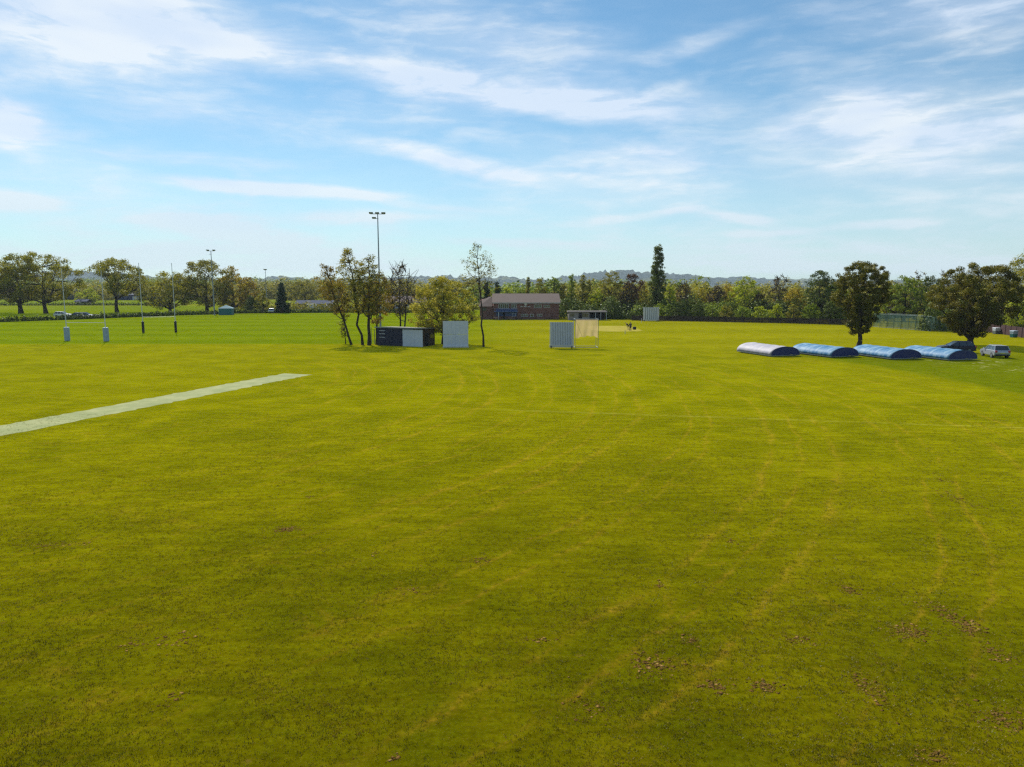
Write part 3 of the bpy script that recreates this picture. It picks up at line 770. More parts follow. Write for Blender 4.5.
# behind the clubhouse
T('conifer', 'left one of the two small conifers behind the clubhouse roof', 487, 226, 279, 12, 'cone', 'leaf_conifer', .05, TG, dens=2, gaps=-.2, few=2.)
T('conifer', 'right one of the two small conifers behind the clubhouse roof', 497.5, 226, 278.5, 9, 'column', 'leaf_conifer', .05, TG, dens=2, gaps=-.2, few=2.)
rows = [
 ('round_tree', 'fresh green tree beside the two conifers over the clubhouse roof', 508, 235, 286, 20, 'dome', 'leaf_bright', .1),
 ('round_tree', 'pale green tree over the middle of the clubhouse roof', 521, 240, 288, 20, 'dome', 'leaf_mid', .1),
 ('slender_tree', 'thin pointed tree rising over the middle of the clubhouse roof', 528, 222, 272.5, 7, 'column', 'leaf_olive', .05),
 ('round_tree', 'dense tree over the right end of the clubhouse roof', 541, 220, 277, 20, 'dome', 'leaf_olive', .1),
 ('round_tree', 'taller green tree at the right gable of the clubhouse', 554, 216, 273.5, 18, 'airy', 'leaf_mid', .06),
 ('slender_tree', 'slender olive tree just right of the clubhouse', 563, 215, 279, 10, 'dome', 'leaf_olive', .05),
 ('slender_tree', 'slender mid green tree above the left end of the hut', 571, 213, 273.5, 10, 'poplar', 'leaf_mid', .05),
 ('slender_tree', 'narrow olive tree above the middle of the hut', 582.5, 212, 273.5, 11, 'poplar', 'leaf_olive', .05),
 ('slender_tree', 'short narrow tree above the right end of the hut', 589, 210, 278, 10, 'dome', 'leaf_olive', .05),
 ('round_tree', 'low yellow-green tree over the clipped hedge', 597, 206, 287, 20, 'dome', 'leaf_bright', .05),
 ('round_tree', 'broad feathery olive tree behind the right end of the clipped hedge', 611, 208, 269.5, 27, 'dome', 'leaf_olive', .08),
 ('brown_tree', 'thin brownish tree behind the two men on the pitch', 626, 202, 281, 18, 'airy', 'leaf_brown', .08),
 ('copper_tree', 'copper coloured tree left of the tall poplar', 631.5, 222, 272, 18, 'egg', 'leaf_copper', .1),
 ('copper_tree', 'smaller dark purple tree squeezed between the copper tree and the poplar', 641, 224, 277, 11, 'dome', 'leaf_copper', .1),
 ('round_tree', 'olive tree at the left foot of the poplar', 642, 200, 289, 17, 'dome', 'leaf_olive', .05),
 ('round_tree', 'yellow-green tree at the right foot of the poplar', 669, 202, 283, 15, 'airy', 'leaf_bright', .05),
 ('brown_tree', 'purplish brown twiggy tree right of the poplar', 684, 212, 283, 22, 'dome', 'leaf_brown', .1),
 ('round_tree', 'pale olive tree with flat top midway between poplar and dome tree', 701, 208, 287, 24, 'dome', 'leaf_birch', .05),
 ('brown_tree', 'bare brown tree with thin upright stems left of the dome tree', 717, 203, 284, 20, 'airy', 'leaf_brown', .15),
 ('round_tree', 'bronze-green tree hugging the left side of the dome tree', 727, 207, 282, 16, 'dome', 'leaf_gold', .05),
 ('round_tree', 'yellow-green dome shaped tree standing higher than its neighbours', 744, 200, 275.5, 34, 'dome', 'leaf_bright', .08),
 ('brown_tree', 'low reddish brown tree at the right of the dome tree', 759, 196, 292, 18, 'dome', 'leaf_brown', .05),
 ('bare_tree', 'leafless grey tree sticking up between the dome tree and the large oak', 778, 200, 272, 22, 'dome', 'leaf_brown', .2),
 ('round_tree', 'golden olive tree left of the large oak', 793, 194, 287, 22, 'dome', 'leaf_gold', .06),
 ('oak_tree', 'large dark oak with ragged open crown on the far edge', 818, 194, 269, 40, 'dome', 'leaf_dark', .18),
 ('round_tree', 'dull green tree filling the space right of the large oak', 836, 190, 282, 26, 'dome', 'leaf_mid', .05),
 ('round_tree', 'green tree seen just right of the upright bronze tree', 886, 182, 279, 24, 'dome', 'leaf_olive', .06),
 ('round_tree', 'broad yellow-green tree behind the green mesh nets', 904, 178, 274, 40, 'dome', 'leaf_mid', .08),
 ('bare_tree', 'grey tree with bare drooping top behind the green mesh nets', 914, 188, 267, 26, 'dome', 'leaf_brown', .2),
 ('round_tree', 'dark grey-green tree at the left edge of the spreading tree', 928, 180, 274, 28, 'dome', 'leaf_dark', .08),
 ('bare_tree', 'pair of bare tops poking over the left shoulder of the spreading tree', 941, 186, 269, 18, 'dome', 'leaf_brown', .2),
 ('shrub', 'light green shrub by the left end of the green mesh nets', 877, 172, 304, 13, 'bush', 'leaf_bright', .03),
 ('poplar_tree', 'very tall narrow poplar towering over the far screen', 656.5, 200, 243, 19, 'poplar', 'leaf_poplar', .06),
 ('oak_tree', 'tall olive tree filling the right border of the photo', 1034, 146, 242, 66, 'dome', 'leaf_oak', .06),
 ('shrub', 'bright yellow-green bush behind the red-brown fence', 1016, 136, 297, 34, 'bush', 'leaf_bright', .03),
]
for (nm, lb, px, D, top, wpx, prof, leaf, cb) in rows:
    cat = 'shrub' if nm == 'shrub' else 'tree'
    bare = nm in ('bare_tree', 'brown_tree')
    dn = .1 if nm == 'bare_tree' else .4 if nm == 'brown_tree' else 1.6 if nm == 'poplar_tree' else .85
    gp_ = -.2 if nm == 'poplar_tree' else .2 if nm == 'oak_tree' else .04
    T(nm, lb, px, D, top, wpx * (1.0 if prof in ('poplar', 'column') else 1.12), prof, leaf, cb, TG, cat, dens=dn, gaps=gp_, bare=bare, few=1.8 if nm in ('poplar_tree', 'slender_tree') else .5 if nm == 'bare_tree' else 1.35)
# front row of shrubs at the dark fence
SG = 'shrubs behind the dark fence'
rb = [(668, 303, 12, 'leaf_mid', 'mid green shrub just right of the far screen'), (680, 299, 20, 'leaf_dark', 'big dark green shrub right of the poplar foot'),
      (697, 301, 20, 'leaf_dark', 'wide dark green shrub, right hand neighbour of the big dark one'), (712, 304, 14, 'leaf_mid', 'small dull green shrub below the bare brown tree'),
      (726, 303, 18, 'leaf_olive', 'pale olive shrub left of the dome tree'), (742, 305, 17, 'leaf_mid', 'green shrub at the foot of the dome tree'),
      (758, 304, 17, 'leaf_bright', 'bright green shrub right of the dome tree'), (776, 302, 19, 'leaf_bright', 'bright yellowish shrub under the leafless grey tree'),
      (793, 303, 18, 'leaf_olive', 'olive shrub under the golden olive tree'), (811, 302, 20, 'leaf_mid', 'dull green shrub under the large oak'),
      (831, 299, 24, 'leaf_dark', 'dark bluish shrub beside the upright bronze tree')]
for px, top, wpx, leaf, lb in rb:
    D = 186 - (px - 660) * .09
    T('shrub', lb, px, D, top, wpx, 'bush', leaf, .02, SG, 'shrub', dens=1.0, gaps=.05)
# ------------------------------------------------------------------ sight screens
def slat_screen(label, p, w, h, rz, slat, gapmat, wheels=True, n=13, gap=.05):
    r_ = empty('sight_screen', p, rz, label, 'sight screen')
    m1 = MB(); m2 = MB()
    m2.box(-w / 2, w / 2, .05, .075, .5, h)
    sw = w / n
    for i in range(n):
        x = -w / 2 + i * sw
        m1.box(x + .012, x + sw - gap, 0, .045, .5, h)
    m1.build('slat_panel', M[slat], r_); m2.build('backing', M[gapmat], r_)
    f = MB()
    f.box(-w / 2 - .12, -w / 2 - .02, 0, .12, .3, h + .05); f.box(w / 2 + .02, w / 2 + .14, -.02, .14, .3, h + .05)
    f.box(-w / 2 - .02, w / 2 + .02, .085, .13, h - .3, h - .2)
    for s_ in (-1, 1):
        f.tube((s_ * w * .42, .12, h * .8), (s_ * w * .42, 1.5, .3), .03); f.tube((s_ * w * .42, .05, .3), (s_ * w * .42, 1.5, .3), .035)
    f.build('frame', M['white'], r_, .01)
    MB().box(-w / 2 - .15, w / 2 + .15, -.06, -.005, .14, .5).build('base_board', M['cream'], r_, .01)
    if wheels:
        for sx_ in (-1, 1):
            for yy in (-.12, 1.45):
                MB().tube((sx_ * w * .47 - .07, yy, .17), (sx_ * w * .47 + .07, yy, .17), .17, n=16).build('wheel', M['black'], r_)
    return r_
p = (gp(550, 348.2) + gp(573, 348.6)) / 2
slat_screen('wheeled sight screen of grey vertical slats beside the tan practice net', p, 3.15, 3.75, R(-3), 'screen_grey', 'galv')
slat_screen('far white slatted sight screen at the foot of the tall poplar', at(651, 178), 3.7, 3.5, R(4), 'white', 'galv', True, 7, .2)

r_ = empty('sight_screen', (gp(443.5, 347.5) + gp(468, 347.5)) / 2, R(4), 'plain white boarded sight screen next to the navy shed', 'sight screen')
w, h = 3.65, 3.85
for z0, z1 in ((.1, h / 2 - .02), (h / 2 + .02, h)):
    m = MB()
    nb_ = 6
    for i in range(nb_):
        m.box(-w / 2 + i * w / nb_ + .004, -w / 2 + (i + 1) * w / nb_ - .004, 0, .04, z0, z1)
    m.build('board_panel', M['screen'], r_)
f = MB()
for x in (-w / 2 + .06, 0, w / 2 - .06):
    f.box(x - .05, x + .05, .045, .14, 0, h - .03); f.tube((x, .1, h * .75), (x, 1.6, .05), .04)
    f.box(x - .05, x + .05, .15, 1.7, 0.0, .08)
f.build('frame', M['white'], r_)
MB().box(-w / 2 - .08, w / 2 + .1, -.25, -.01, 0, .16).build('base_board', M['cream'], r_, .02)

# ------------------------------------------------------------------ practice net
pl, pr = gp(575, 348.3), gp(598, 348.3)
c = (pl + pr) / 2; wd = (pr - pl).length
r_ = empty('practice_net', c, 0, 'tall thin-framed practice net with tan netting hung in its upper half', 'practice net')
h = 4.15
for x in (-wd / 2, wd / 2):
    for y in (0, 2.6):
        MB().tube((x, y, 0), (x, y, h), .035).build('post', M['galv'], r_)
f = MB()
for y in (0, 2.6):
    f.tube((-wd / 2, y, h), (wd / 2, y, h), .025); f.tube((-wd / 2, y, .12), (wd / 2, y, .12), .03)
for x in (-wd / 2, wd / 2):
    f.tube((x, 0, h), (x, 2.6, h), .025); f.tube((x, 0, .12), (x, 2.6, .12), .03)
f.build('rail', M['galv'], r_)
vs, fs = [], []
nx_, nz_ = 26, 18
rr = np.random.default_rng(8)
for j in range(nz_ + 1):
    for i in range(nx_ + 1):
        x = -wd / 2 + .06 + (wd - .12) * i / nx_
        zz = h - .05 - 2.45 * j / nz_ - (.09 * math.sin(i * .8) + .12 * math.sin(i * .23 + 1)) * (j / nz_)
        vs.append((x, .06 + .1 * math.sin(i * .7 + j * .12) * (j / nz_), zz))
for j in range(nz_):
    for i in range(nx_):
        a = j * (nx_ + 1) + i; fs.append((a, a + 1, a + nx_ + 2, a + nx_ + 1))
link(bpy.data.objects.new('netting', mesh_np('netting', vs, fs, (M['tan_net'],), True)), r_)

# ------------------------------------------------------------------ scorer's shed
a = gp(377, 345.3)
r_ = empty('shed', a, R(-23), 'flat-roofed shed with navy front, white panel and brown side below the thin trees', 'shed')
L, Dp, H0, H1 = 7.7, 4.0, 2.75, 2.5
wl = MB(); wl.box(0, .1, .06, Dp, 0, 2.62); wl.box(.1, L - .1, Dp - .1, Dp, 0, 2.45); wl.box(.1, 4.5, .35, .45, 0, 2.62); wl.build('wall', M['brown_wood'], r_)
MB().box(L - .1, L, .06, Dp, 0, 2.5).build('side_wall', M['brown_wood'], r_)
m = MB()
for i in range(3): m.box(.02 + i * 1.48, .02 + i * 1.48 + 1.46, 0, .055, .02, 2.6)
m.build('navy_shutter', M['navy'], r_)
m = MB()
for zz in (2.18, 1.72, 1.2):
    x = .5
    for wdt in (.22, .1, .28, .16):
        m.box(x, x + wdt, -.008, -.001, zz, zz + .09); x += wdt + .07
m.build('lettering', M['white'], r_)
m = MB()
for i in range(5): m.box(4.5 + i * .68, 4.5 + i * .68 + .672, .005, .055, .02, 2.5)
m.build('white_panel', M['screen'], r_)
m = MB(); m.box(L + .005, L + .05, 1.0, 2.0, .05, 2.0); m.build('door', M['dark'], r_)
m = MB(); m.box(L + .005, L + .04, 2.6, 3.6, 1.1, 1.9); m.build('window', M['glass'], r_)
rf = MB(); rf.prism([(-.25, 2.68), (Dp + .25, 2.5), (Dp + .25, 2.6), (-.25, 2.8)], 'x', -.2, L + .25); rf.build('roof', M['felt'], r_)
MB().box(-.21, L + .26, -.29, -.255, 2.66, 2.83).build('fascia', M['galv'], r_)
# thin posts left of the shed
for px, hh in ((371.5, 2.6), (374.8, 2.3)):
    o = MB().tube((0, 0, 0), (0, 0, hh), .05, .045).build('post', M['galv'])
    o.location = gp(px, 344)
    tag(o, 'slim grey post left of the navy shed, ' + ('taller and farther from the wall' if px < 373 else 'shorter and closer to the wall'), 'post')

# ------------------------------------------------------------------ floodlights
def floodlight(p, h, label, heads, arm, rz, r0):
    r_ = empty('floodlight', p, rz, label, 'floodlight')
    MB().tube((0, 0, 0), (0, 0, h * .5), r0, r0 * .75, 12).tube((0, 0, h * .5), (0, 0, h), r0 * .7, r0 * .45, 12).build('mast', M['galv'], r_)
    MB().box(-.3, .3, -.3, .3, 0, .12).build('base_plate', M['galv'], r_)
    m = MB(); m.box(-arm, arm, -.05, .05, h - .06, h + .06); m.build('crossarm', M['galv'], r_)
    MB().box(-arm * .55, arm * .1, -.05, .05, h - 1.0, h - .9).build('crossarm', M['galv'], r_)
    for (x, z) in heads:
        hb = MB(); hb.prism([(-.34, .04), (.34, -.14), (.3, -.26), (-.1, -.16)], 'x', -.42, .42)
        o = hb.build('lamp_head', M['galv'], r_, .02); o.location = (x, -.15, h + z + .25)
        g_ = MB(); g_.box(-.38, .38, -.1, .25, -.005, .005); o2 = g_.build('lens', M['lamp_glass'], o); o2.location = (0, .1, -.215); o2.rotation_euler = (R(-14), 0, 0)
    return r_
floodlight(at(380.5, 152), zat(214, 152), 'tall grey floodlight mast with clustered lamps rising behind the navy shed', [(-1.35, .05), (-.1, .05), (1.2, .05), (-.75, -.95)], 1.5, R(6), .22)
floodlight(at(214.5, 216), zat(251, 216), 'floodlight mast with two lamps in front of the tall feathery tree', [(-.9, .1), (.9, .1)], 1.1, R(5), .2)
floodlight(at(267, 300), zat(270, 300), 'most distant floodlight mast, left of the dark conifer', [(-.3, .1), (.35, .1)], .6, R(-8), .18)

# ------------------------------------------------------------------ rugby posts
def rugby(pa, pb, h, pad, padw, padh, label, group):
    c = (pa + pb) / 2; L = (pb - pa).length
    r_ = empty('rugby_posts', c, math.atan2((pb - pa).y, (pb - pa).x), label, 'rugby posts', group)
    for s_ in (-1, 1):
        x = s_ * L / 2
        MB().tube((x, 0, 0), (x, 0, 3), .07, .07, 10).tube((x, 0, 3), (x, 0, h), .065, .045, 10).build('post', M['white'], r_)
        m = MB(); m.box(x - padw / 2, x + padw / 2, -padw / 2, padw / 2, .04, padh)
        m.build('padding', M[pad], r_, .07)
    MB().tube((-L / 2, 0, 3), (L / 2, 0, 3), .03).build('crossbar', M['white'], r_)
    return r_
rugby(gp(67.5, 341), gp(106.5, 341.5), 11.4, 'padding_blue', .64, 2.25, 'nearer rugby goal posts with wide pale blue padding at the base', None)
rugby(gp(143.5, 333), gp(176, 332.6), 13.1, 'padding_black', .4, 2.2, 'farther rugby goal posts with slim black padding at the base', None)

# ------------------------------------------------------------------ roll-on covers
def cover(p, rz, sheet, label, L=7.1, Wd=4.4, Hh=1.28):
    r_ = empty('pitch_cover', p, rz, label, 'pitch cover', 'dome shaped covers beside the parked cars')
    nseg, nl = 18, 15
    def prof(t): # t 0..1 across
        a = math.pi * t
        return (-math.cos(a) * Wd / 2, .22 + (Hh - .22) * math.sin(a) ** .82)
    rr = np.random.default_rng(int(p.x * 10))
    vs, fs = [], []
    for j in range(nl + 1):
        sag = -.06 * (1 if j % 3 == 1 else .6 if j % 3 == 2 else 0)
        for i in range(nseg + 1):
            x, z = prof(i / nseg)
            vs.append((x, -L / 2 + L * j / nl, z + sag * math.sin(math.pi * i / nseg) + rr.normal() * .012 * math.sin(math.pi * i / nseg)))
    for j in range(nl):
        for i in range(nseg):
            a = j * (nseg + 1) + i; fs.append((a, a + 1, a + nseg + 2, a + nseg + 1))
    o = bpy.data.objects.new('sheet', mesh_np('sheet', vs, fs, (M[sheet],), True)); link(o, r_)
    md = o.modifiers.new('thick', 'SOLIDIFY'); md.thickness = .02
    for ye in (-L / 2 + .06, L / 2 - .1):
        pts = [prof(i / 20) for i in range(21)]
        pts = [(x * .98, .2 + (z - .2) * .97) for x, z in pts]
        MB().prism(pts, 'y', ye, ye + .03).build('end_panel', M['sheet_end'], r_)
    f = MB()
    for x in (-Wd / 2 + .04, Wd / 2 - .04): f.box(x - .05, x + .05, -L / 2, L / 2, .12, .215)
    for y in (-L / 2 - .005, L / 2 - .105): f.box(-Wd / 2, Wd / 2, y, y + .1, .11, .19)
    f.build('base_frame', M['galv'], r_)
    for x in (-Wd / 2 + .12, Wd / 2 - .12):
        for y in (-L * .36, L * .36):
            MB().tube((x - .05, y, .13), (x + .05, y, .13), .13, n=12).build('wheel', M['black'], r_)
    return r_
cover(Vector((33.6, 93.2, 0)), R(18), 'sheet_white', 'bleached whitish dome cover, leftmost of the row on the grass')
cover(Vector((40.5, 92.0, 0)), R(20), 'sheet_blue', 'blue dome cover next to the whitish one in the row')
cover(Vector((47.2, 89.6, 0)), R(13), 'sheet_blue', 'blue dome cover in front of the upright bronze tree')
cover(Vector((53.2, 88.4, 0)), R(16), 'sheet_blue', 'blue dome cover nearest to the parked cars')

# ------------------------------------------------------------------ cars
def car(p, rz, paint, label, cat='car', van=False, group=None, detail=True):
    r_ = empty('van' if van else 'parked_car', p, rz, label, cat, group)     # nose towards +X
    if van:
        low = [(-2.5, .35), (2.35, .35), (2.5, .6), (2.45, 1.0), (1.75, 1.15), (1.05, 2.0), (.9, 2.1), (-2.4, 2.15), (-2.5, 1.9)]
        green = [(.95, 1.2), (1.6, 1.2), (1.05, 1.9), (.95, 1.9)]
        Wd = 1.95; wr, wx = .34, (1.55, -1.6)
    else:
        low = [(-2.12, .42), (-1.9, .3), (1.95, .3), (2.15, .42), (2.2, .66), (2.05, .84), (1.1, .98), (-2.0, 1.02), (-2.17, .8)]
        Wd = 1.8; wr, wx = .34, (1.35, -1.3)
    m = MB()
    n = len(low)
    secs = ((-Wd / 2, .93, .02), (-Wd / 2 + .1, 1, 0), (Wd / 2 - .1, 1, 0), (Wd / 2, .93, .02))
    vs, fs = [], []
    for y, k, dz in secs:
        vs += [(x * (.5 + k / 2), y, z * k + (1 - k) * .65) for x, z in low]
    for s_ in range(3):
        fs += [(s_ * n + i, s_ * n + (i + 1) % n, (s_ + 1) * n + (i + 1) % n, (s_ + 1) * n + i) for i in range(n)]
    fs += [tuple(range(n - 1, -1, -1)), tuple(range(3 * n, 4 * n))]
    m.add(vs, fs)
    body = m.build('body', M[paint], r_, .05)
    if not van:
        g_ = MB()
        base = [(-1.98, 1.0), (1.0, .97)]; top = [(-1.62, 1.5), (.1, 1.52)]
        hb, ht = Wd / 2 - .06, Wd / 2 - .22
        vs = [(base[0][0], -hb, base[0][1]), (base[1][0], -hb, base[1][1]), (base[1][0], hb, base[1][1]), (base[0][0], hb, base[0][1]),
              (top[0][0], -ht, top[0][1]), (top[1][0], -ht, top[1][1]), (top[1][0], ht, top[1][1]), (top[0][0], ht, top[0][1])]
        g_.add(vs, [(3, 2, 1, 0), (4, 5, 6, 7), (0, 1, 5, 4), (1, 2, 6, 5), (2, 3, 7, 6), (3, 0, 4, 7)])
        g_.build('windows', M['glass'], r_, .03)
        rf = MB()
        rv = []
        for z, s_ in ((1.505, 1.0), (1.56, .9)):
            rv += [(-1.68, -ht * s_ - .02, z), (.12, -ht * s_ - .02, z), (.12, ht * s_ + .02, z), (-1.68, ht * s_ + .02, z)]
        rf.add(rv, [(3, 2, 1, 0), (4, 5, 6, 7), (0, 1, 5, 4), (1, 2, 6, 5), (2, 3, 7, 6), (3, 0, 4, 7)])
        for s_ in (-1, 1):
            for xb, xt in ((-1.98, -1.62), (-1.05, -.95), (-.1, -.15), (1.0, .1)):
                rf.tube((xb, s_ * (hb + .005), .98), (xt, s_ * (ht + .008), 1.52), .045, .04, 6)
        rf.build('roof', M[paint], r_, .02)
    else:
        g_ = MB()
        g_.box(1.0, 1.5, -Wd / 2 - .006, -Wd / 2 + .02, 1.25, 1.75); g_.box(1.0, 1.5, Wd / 2 - .02, Wd / 2 + .006, 1.25, 1.75)
        g_.add([(1.72, -.8, 1.2), (1.72, .8, 1.2), (1.11, .75, 1.97), (1.11, -.75, 1.97), (1.7, -.8, 1.16), (1.7, .8, 1.16), (1.07, .75, 1.95), (1.07, -.75, 1.95)],
               [(0, 1, 2, 3), (7, 6, 5, 4), (0, 4, 5, 1), (1, 5, 6, 2), (2, 6, 7, 3), (3, 7, 4, 0)])
        g_.build('windows', M['glass'], r_)
    if not detail:
        for x in wx:
            for s_ in (-1, 1):
                MB().tube((x, s_ * (Wd / 2 - .2), wr), (x, s_ * (Wd / 2 + .02), wr), wr, n=14).build('wheel', M['black'], r_)
        return r_
    for x in wx:
        for s_ in (-1, 1):
            w_ = MB().tube((x, s_ * (Wd / 2 - .2), wr), (x, s_ * (Wd / 2 + .02), wr), wr, n=20).build('wheel', M['black'], r_)
            MB().tube((x, s_ * (Wd / 2 + .021), wr), (x, s_ * (Wd / 2 + .035), wr), wr * .62, n=14).build('rim', M['galv'], w_)
    for s_ in (-1, 1):
        MB().box(2.1, 2.19, s_ * .68 - .17, s_ * .68 + .17, .64, .76).build('headlight', M['lamp_glass'], r_, .02)
        MB().box(-2.165, -2.06, s_ * .72 - .12, s_ * .72 + .12, .72, .98).build('tail_light', M['red_lamp'], r_, .02)
        MB().box(.62, .82, s_ * .98 - .1, s_ * .98 + .1, 1.0, 1.14).build('mirror', M[paint], r_, .03)
    MB().box(-2.17, -2.15, -.26, .26, .6, .71).build('number_plate', M['plate'], r_)
    MB().box(-2.2, -2.0, -.82, .82, .34, .52).build('bumper', M['black'], r_, .04)
    return r_
q = (gp(988, 357.5) + gp(1012, 358.5)) / 2
car(q + Vector((.2, 1.3, 0)), R(78), 'car_silver', 'silver hatchback parked right of the spreading tree, its tail towards the field')
car(Vector((59.6, 95.2, 0)), R(168), 'car_dark', 'dark blue car in the shade under the spreading tree, half hidden by a cover')
# the distant car park and lane
CG = 'vehicles parked far beyond the pitch'
for px, D, rz, paint, lb, van in [
    (63, 202, 5, 'car_white', 'white car on the lane behind the left rugby post', False),
    (77, 196, 170, 'car_dark', 'dark car right behind the white car on the lane', False),
    (86, 197, 8, 'car_blue', 'dark blue car at the bushes between the nearer rugby posts', False),
    (314, 262, 20, 'car_white', 'white van standing at the left end of the car park below the low building', True),
    (323, 262, 85, 'car_grey', 'grey car beside the white van in the car park', False),
    (329, 270, 85, 'car_white', 'white car in the car park just left of the leaning birch trunk', False),
    (300, 262, 80, 'car_red', 'dark red car nearest to the conifer in the car park', False),
    (337, 268, 95, 'car_silver', 'silver car glimpsed behind the leaning birch trunk', False),
    (272, 231, 100, 'car_silver', 'silver car half hidden at the left foot of the dark conifer', False),
    (383, 258, 95, 'car_white', 'white car seen under the thin trees left of the floodlight mast', False),
    (396, 258, 88, 'car_silver', 'silver car seen over the middle of the navy shed roof', False),
    (411, 258, 100, 'car_white', 'white car seen between the leafless tree and the blossom tree', False)]:
    car(at(px, D), R(rz), paint, lb, 'van' if van else 'car', van, CG, False)

# ------------------------------------------------------------------ clubhouse
D0 = 188
r_ = empty('clubhouse', at(493.5, D0), R(1.5), 'brick clubhouse with brown tiled roof and blue balcony', 'clubhouse')
bw, bd, he, hr = 17.3, 9.0, 4.55, 6.6
m = MB(); m.prism([(0, 0), (bd, 0), (bd, he), (bd / 2, hr - .15), (0, he)], 'x', 0, bw); m.build('wall', M['brick'], r_)
rf = MB()
th = .14
rf.prism([(-.55, he - .22), (bd / 2, hr), (bd + .55, he - .22), (bd + .55, he - .22 + th), (bd / 2, hr + th), (-.55, he - .22 + th)], 'x', -.35, bw + .35)
roof = rf.build('roof', M['roof_tile'], r_)
MB().box(-.33, bw + .33, -.62, -.555, he - .3, he - .14).build('gutter', M['white'], r_)
f = MB()   # barge boards on the right gable
f.prism([(-.5, he - .34), (bd / 2, hr - .12), (bd + .5, he - .34), (bd + .5, he - .12), (bd / 2, hr + .1), (-.5, he - .12)], 'x', bw + .352, bw + .40)
f.build('bargeboard', M['fence_red'], r_)
def window(x0, x1, z0, z1, n, frame='white'):
    fr = MB()
    t_ = .07
    fr.box(x0, x1, -.05, -.002, z0, z0 + t_); fr.box(x0, x1, -.05, -.002, z1 - t_, z1)
    for i in range(n + 1):
        x = x0 + (x1 - x0 - t_) * i / n
        fr.box(x, x + t_, -.05, -.002, z0 + t_, z1 - t_)
    o = fr.build('window', M[frame], r_)
    MB().box(x0 + .02, x1 - .02, -.02, -.001, z0 + .02, z1 - .02).build('pane', M['glass'], o)
    return o
s = D0 / F
def X(px): return (px - 493.5) * s
def Z(py): return zat(py, D0)
window(X(498.5), X(508.8), Z(308.5), Z(304), 5)
window(X(511), X(516.5), Z(308.5), Z(304), 3)
window(X(534), X(541.5), Z(308), Z(304.6), 4)
window(X(543.5), X(550), Z(307.6), Z(305), 3)
window(X(521), X(528), Z(316.5), Z(314), 3)
window(X(530), X(533.5), Z(317), Z(314), 1)
window(X(537), X(542), Z(316.4), Z(314), 2)
window(X(512), X(515.5), Z(316.5), Z(313.5), 1)
MB().box(X(496), X(517), -.035, -.002, .9, Z(309.2)).build('blue_cladding', M['blue_render'], r_)
m = MB(); m.box(X(494), X(517.5), -1.5, -.06, Z(311.8), Z(311)); bal = m.build('balcony', M['blue_render'], r_)
m = MB()
for i in range(24): 
    x = X(494) + (X(517.5) - X(494)) * i / 23
    m.box(x - .02, x + .02, -1.5, -1.46, Z(311), Z(308.6))
m.box(X(494), X(517.5), -1.52, -1.44, Z(308.6), Z(308.3))
m.build('railing', M['blue_render'], bal)
for px in (495, 498.5, 506, 516.5):
    MB().box(X(px) - .06, X(px) + .06, -1.5, -1.38, 0, Z(311.9)).build('balcony_post', M['white'] if px == 498.5 else M['navy'], bal)
MB().tube((X(525.5), -.12, Z(304.2)), (X(525.5), -.003, Z(304.2)), .36, n=24).build('clock', M['white'], r_)
m = MB()
for i, wl_ in enumerate((.5, .3, .6, .22, .44, .34)):
    x = X(520.5) + i * .47; m.box(x, x + wl_ * .68, -.03, -.002, Z(307), Z(306.2))
m.build('lettering', M['white'], r_)
MB().box(X(503), X(505), -.06, -.036, .0, 2.05).build('door', M['dark'], r_)
# lower wing at the left end
wg = MB(); wg.prism([(.8, 0), (7.5, 0), (7.5, 3.6), (4.1, 5.4), (.8, 3.6)], 'x', -3.6, -.005); wing = wg.build('wing_wall', M['brick'], r_)
wr_ = MB()
wr_.add([(-4.0, .3, 3.4), (-.36, .3, 3.4), (-.36, 8, 3.4), (-4.0, 8, 3.4), (-2.6, 4.1, 5.6), (-.36, 4.1, 6.0)], [(0, 1, 5, 4), (3, 4, 5, 2), (0, 4, 3), (1, 2, 5), (3, 2, 1, 0)])
wr_.build('wing_roof', M['roof_tile'], r_)
MB().box(-3.2, -1.9, .76, .798, 2.2, 3.1).build('wing_window', M['glass'], r_)
# benches at its foot
def bench(p, rz, label):
    b_ = empty('picnic_bench', p, rz, label, 'bench', 'picnic benches in front of the clubhouse')
    MB().box(-.9, .9, -.38, .38, .7, .75).build('tabletop', M['brown_wood'], b_, .01)
    for s_ in (-1, 1):
        MB().box(-.9, .9, s_ * .72 - .13, s_ * .72 + .13, .43, .47).build('seat', M['brown_wood'], b_, .01)
        fm = MB()
        fm.tube((s_ * .65, -.7, 0), (s_ * .65, -.25, .7), .04, n=6); fm.tube((s_ * .65, .7, 0), (s_ * .65, .25, .7), .04, n=6); fm.box(s_ * .65 - .03, s_ * .65 + .03, -.78, .78, .38, .43)
        fm.build('leg', M['brown_wood'], b_)
    return b_
for px, dy, nm in ((497, 3.5, 'below the left end of the balcony'), (504, 3.0, 'below the middle of the balcony'), (511, 3.4, 'below the right end of the balcony'), (519, 2.8, 'right of the balcony, under the clock')):
    bench(at(px, D0 - dy), R(px * 7 % 20 - 10), 'brown picnic bench in front of the clubhouse ' + nm)

